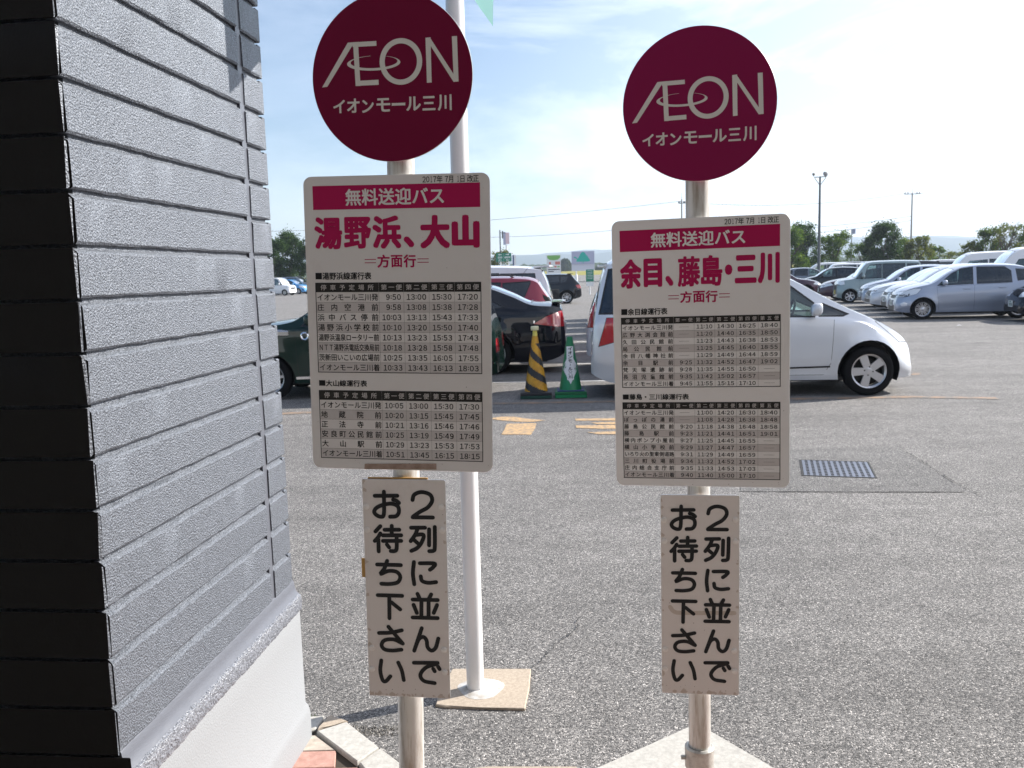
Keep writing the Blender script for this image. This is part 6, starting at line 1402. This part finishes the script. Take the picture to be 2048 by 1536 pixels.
# traffic light pole, pylon, banner
x, Y, z = xyz(1002, 96); h = at(998, 460, 96).z - z; T = thing('signal_pole', 'dark leaning-looking signal pole left of the pink pylon', 'signal pole', (x, Y, z))
mb = MB(); tp(mb, (0, 0, 0), h, .09, .06, 10); mb.tube((0, 0, h - .3), (.6, 0, h - .35), .03); build(mb, 'pole', M_WOODPOLE, T)
mb = MB(); mb.box(.2, .34, -.1, .1, h - .9, h - .12, bev=.02); build(mb, 'signal_head', M_WOODPOLE, T)
x0, x1, z0, z1 = quadpanel(1006, 464, 1019, 489, 140); cx = (x0 + x1) / 2; T = thing('sign_pylon', 'tall pylon sign, grey on its left and pale pink on its right', 'sign', (cx, 140, gz(140)))
mb = MB(); mb.box(x0 - cx, -.1, 0, .5, z0 - gz(140), z1 - gz(140)); build(mb, 'side_panel', M_SGREY, T); mb = MB(); mb.box(-.1, x1 - cx, .05, .45, z0 - gz(140) + .1, z1 - gz(140) - .1); build(mb, 'front_panel', M_PALEP, T)
mb = MB(); tp(mb, (0, .25, 0), z0 - gz(140), .12, .12, 10); build(mb, 'post', M_SWHITE, T)
x0, x1, z0, z1 = quadpanel(1025, 510, 1031, 536, 84); cx = (x0 + x1) / 2; T = thing('banner_sign', 'narrow upright navy and white banner sign right of the green direction sign', 'sign', (cx, 84, gz(84)))
mb = MB(); mb.box(x0 - cx, 0, 0, .06, .2, z1 - gz(84)); build(mb, 'navy_half', M_NAVYP, T); mb = MB(); mb.box(0, x1 - cx + .06, 0, .05, .2, z1 - gz(84)); build(mb, 'white_half', M_SWHITE, T)

# ------------------------------------------------------------------ trees
def tree(px_, Y, top_px, wid_px, seed, leaf, label, dens=1.0, base=.45, sparse=0, name='broadleaf_tree'):
    r = random.Random(seed); x, Y, z = xyz(px_, Y); H_ = at(px_, top_px, Y).z - z; Wd = wid_px / FPX * Y / 2
    T = thing(name, label, 'tree', (x, Y, z), 0, 'trees along the far side of the lot')
    mb = MB(); limbs = []
    th = H_ * .45; p = Vector((0, 0, 0)); mb.tube((0, 0, 0), (r.uniform(-.1, .1), 0, th), .14, .08, n=8)
    for k in range(9):
        a = r.uniform(0, 6.28); h0 = th * r.uniform(.35, 1); q = Vector((math.cos(a) * Wd * r.uniform(.4, .8), math.sin(a) * Wd * r.uniform(.3, .7), h0 + (H_ - h0) * r.uniform(.3, .8)))
        mb.tube((0, 0, h0), q, .055, .015, n=6); limbs.append(q)
    build(mb, 'trunk', M_TRUNK, T, smooth=40)
    cl = []
    for k in range(int(52 * dens)):
        u = r.random(); hz = base + (H_ - base) * (u ** .85) * .95; prof = math.sin(math.pi * min(1, .12 + .8 * (hz - base) / (H_ - base))) ** .55
        a = r.uniform(0, 6.28); rad = Wd * prof * math.sqrt(r.random()) * .9
        cl.append((Vector((math.cos(a) * rad, math.sin(a) * rad * .9, hz)), r.uniform(.25, .8) * (H_ / 6)))
    cl.append((Vector((r.uniform(-.2, .2), 0, H_ - .35)), .3))
    vs, fs = [], []
    for c, rad in cl:
        for k in range(int((130 if not sparse else 50) * (rad / .45) ** 2)):
            d = Vector((r.gauss(0, 1), r.gauss(0, 1), r.gauss(0, .75))).normalized() * rad * (r.random() ** .6) ; p = c + d; s = r.uniform(.06, .12)
            if r.random() < .16: p = c + d * r.uniform(1.2, 2.2)
            a = Vector((r.gauss(0, 1), r.gauss(0, 1), r.gauss(0, 1))).normalized() * s; b = a.cross(Vector((r.gauss(0, 1), r.gauss(0, 1), r.gauss(0, 1)))).normalized() * s * .6; o = len(vs)
            vs += [p - a, p + b, p + a, p - b]; fs.append((o, o + 1, o + 2, o + 3))
    me = bpy.data.meshes.new('crown'); me.from_pydata([tuple(v) for v in vs], [], fs); me.materials.append(M_LEAF[leaf]); link('crown', me, T)
    if sparse:
        mb = MB()
        for k in range(60):
            q = r.choice(limbs) if r.random() < .5 else Vector((0, 0, th)); e = Vector((r.uniform(-Wd, Wd), r.uniform(-Wd, Wd) * .6, H_ * r.uniform(.6, 1.04))); mb.tube(q, e, .018, .005, n=4, cap=False)
        build(mb, 'bare_twigs', M_TRUNK, T)
tree(545, 100, 478, 70, 1, 0, 'dark tree at the left edge of the gap beside the pillar', base=.5)
tree(578, 103, 464, 64, 2, 0, 'tall dark tree with a lighter tip between pillar and left sign', 1.3, base=.5)
tree(625, 101, 474, 70, 3, 0, 'dark tree half hidden by the left timetable board', base=.5)
tree(1583, 96, 455, 70, 4, 1, 'green tree partly hidden by the right timetable board')
tree(1606, 98, 447, 52, 5, 0, 'darker upright tree just left of the lamp mast', 1.2)
tree(1668, 100, 465, 84, 6, 1, 'spreading mid-green tree just right of the lamp mast', 1.3)
tree(1722, 104, 488, 50, 7, 1, 'low green tree beneath the thin post sign')
tree(1745, 99, 470, 50, 17, 0, 'dark bushy tree left of the tallest dark tree')
tree(1768, 97, 446, 60, 8, 0, 'tallest dark tree left of the utility pole', 1.4)
tree(1800, 100, 478, 56, 9, 1, 'round green tree in front of the utility pole foot', 1.1)
tree(1838, 98, 474, 64, 10, 2, 'olive tree just right of the utility pole', 1.2)
tree(1868, 106, 492, 46, 11, 1, 'low tree at the right end of the middle clump')
tree(1906, 110, 503, 60, 12, 2, 'low yellowish bush in the gap between the tree clumps', name='bush')
tree(1938, 92, 482, 56, 13, 2, 'loose olive tree at the left of the right-edge clump', .9)
tree(1975, 92, 456, 66, 14, 1, 'airy green tree in the right-edge clump', .9)
tree(2010, 90, 442, 66, 15, 2, 'half-bare tree with thin twigs near the right edge', .6, sparse=1)
tree(2050, 92, 450, 76, 16, 1, 'airy tree cut off by the right edge of the photo', .9)
tree(1000, 118, 502, 46, 18, 2, 'small tree with reddish leaves behind the green direction sign', .8)
# low far tree line and hills
def ridge(name, x0, x1, Y, zb, prof, m, depth, n=160, **kw):
    mb = MB(); vs = []
    for i in range(n + 1):
        x = x0 + (x1 - x0) * i / n; h = prof(x)
        vs += [(x, Y, zb), (x, Y + depth * .25, zb + h * .6), (x, Y + depth * .5, zb + h), (x, Y + depth, zb)]
    mb.add(vs, [(4 * i + k, 4 * i + 4 + k, 4 * i + 5 + k, 4 * i + 1 + k) for i in range(n) for k in range(3)]); return build(mb, name, m, smooth=70, **kw)
from mathutils import noise as mn
def fbm(x, s, seed, o=5):
    v = 0; a = 1
    for k in range(o): v += a * mn.noise(Vector((x * s * 2 ** k, seed, 0))); a *= .5
    return v
ridge('distant_woods', -500, 500, 560, 3.2, lambda x: 4.6 + 2.6 * abs(fbm(x, .03, 3.)) + 2 * mn.noise(Vector((x * .25, 1, 0))) , M_FARTREE, 40, 700, kind='stuff')
r = random.Random(5)
for px_, Y, wpx, hpx, lab in ((1130, 420, 26, 24, 'dark rounded grove between the two billboards'), (1205, 430, 26, 12, 'low dark grove right of the turtle billboard')):
    x, Y, z = xyz(px_, Y); W2 = wpx / FPX * Y / 2; Hh = hpx / FPX * Y
    vs, fs = [], []
    for k in range(2600):
        a = r.uniform(0, 6.28); el = math.asin(r.random()); c = Vector((math.cos(a) * math.cos(el) * W2, math.sin(a) * math.cos(el) * W2, math.sin(el) ** .8 * Hh * (1 + .12 * mn.noise(Vector((a * 2, el * 3, 0)))))) * r.uniform(.9, 1.02)
        s = .45; a_ = Vector((r.gauss(0, 1), r.gauss(0, 1), r.gauss(0, 1))).normalized() * s; b_ = a_.orthogonal().normalized() * s; o = len(vs); vs += [c - a_, c + b_, c + a_, c - b_]; fs.append((o, o + 1, o + 2, o + 3))
    me = bpy.data.meshes.new('grove'); me.from_pydata([tuple(v) for v in vs], [], fs); me.materials.append(M_FARTREE); o = link('grove', me); o.location = (x, Y, z); o['label'] = lab; o['category'] = 'grove'
ridge('hills', -1800, 2600, 2400, 3, lambda x: 58 + 16 * fbm(x, .0022, 9.) + (12 if x > 400 else 0) * 1, M_MOUNT, 500, 260, kind='structure')
ridge('mountains', -2400, 3400, 3300, 3, lambda x: 92 + 24 * fbm(x, .0016, 4.3) + 22 / (1 + math.exp(-(x - 700) / 150)), M_MOUNT, 600, 300, kind='structure')

# ------------------------------------------------------------------ unseen wall and canopy behind the camera, added to dim and warm the signs
TM = T = thing('sky_light_blocker', 'unseen wall and canopy added behind the camera to keep sky light off the signs', 'light_blocker', (0, -5, 0))
mb = MB(); mb.box(-16, 22, -.4, 0, 0, 6.5); build(mb, 'wall', mat('added_wall', (.7, .67, .64), .8), T)
mb = MB(); mb.box(-16, 22, 0, 5.9, 3.35, 3.75, bev=.03); build(mb, 'canopy', mat('added_canopy', (.85, .84, .83), .7), T)
mb = MB(); mb.box(-2.2, 2.4, .002, .05, 0, 2.6); build(mb, 'entrance_door', M_GLASS_D, T)
strips('footway_paving', -16, 22, [-5, .4], M_CONC, .006, kind='structure')

# ------------------------------------------------------------------ air
hz_ = MB(); hz_.box(-2600, 3600, -80, 4100, -1.5, 175)
M_HAZE = bpy.data.materials.new('air'); M_HAZE.use_nodes = True; N_ = M_HAZE.node_tree.nodes; N_.clear()
mo = N_.new('ShaderNodeOutputMaterial'); pv_ = N_.new('ShaderNodeVolumePrincipled'); pv_.inputs['Color'].default_value = (.72, .84, 1, 1); pv_.inputs['Density'].default_value = .00034; pv_.inputs['Anisotropy'].default_value = .2
M_HAZE.node_tree.links.new(pv_.outputs[0], mo.inputs['Volume'])
build(hz_, 'haze', M_HAZE, kind='stuff')
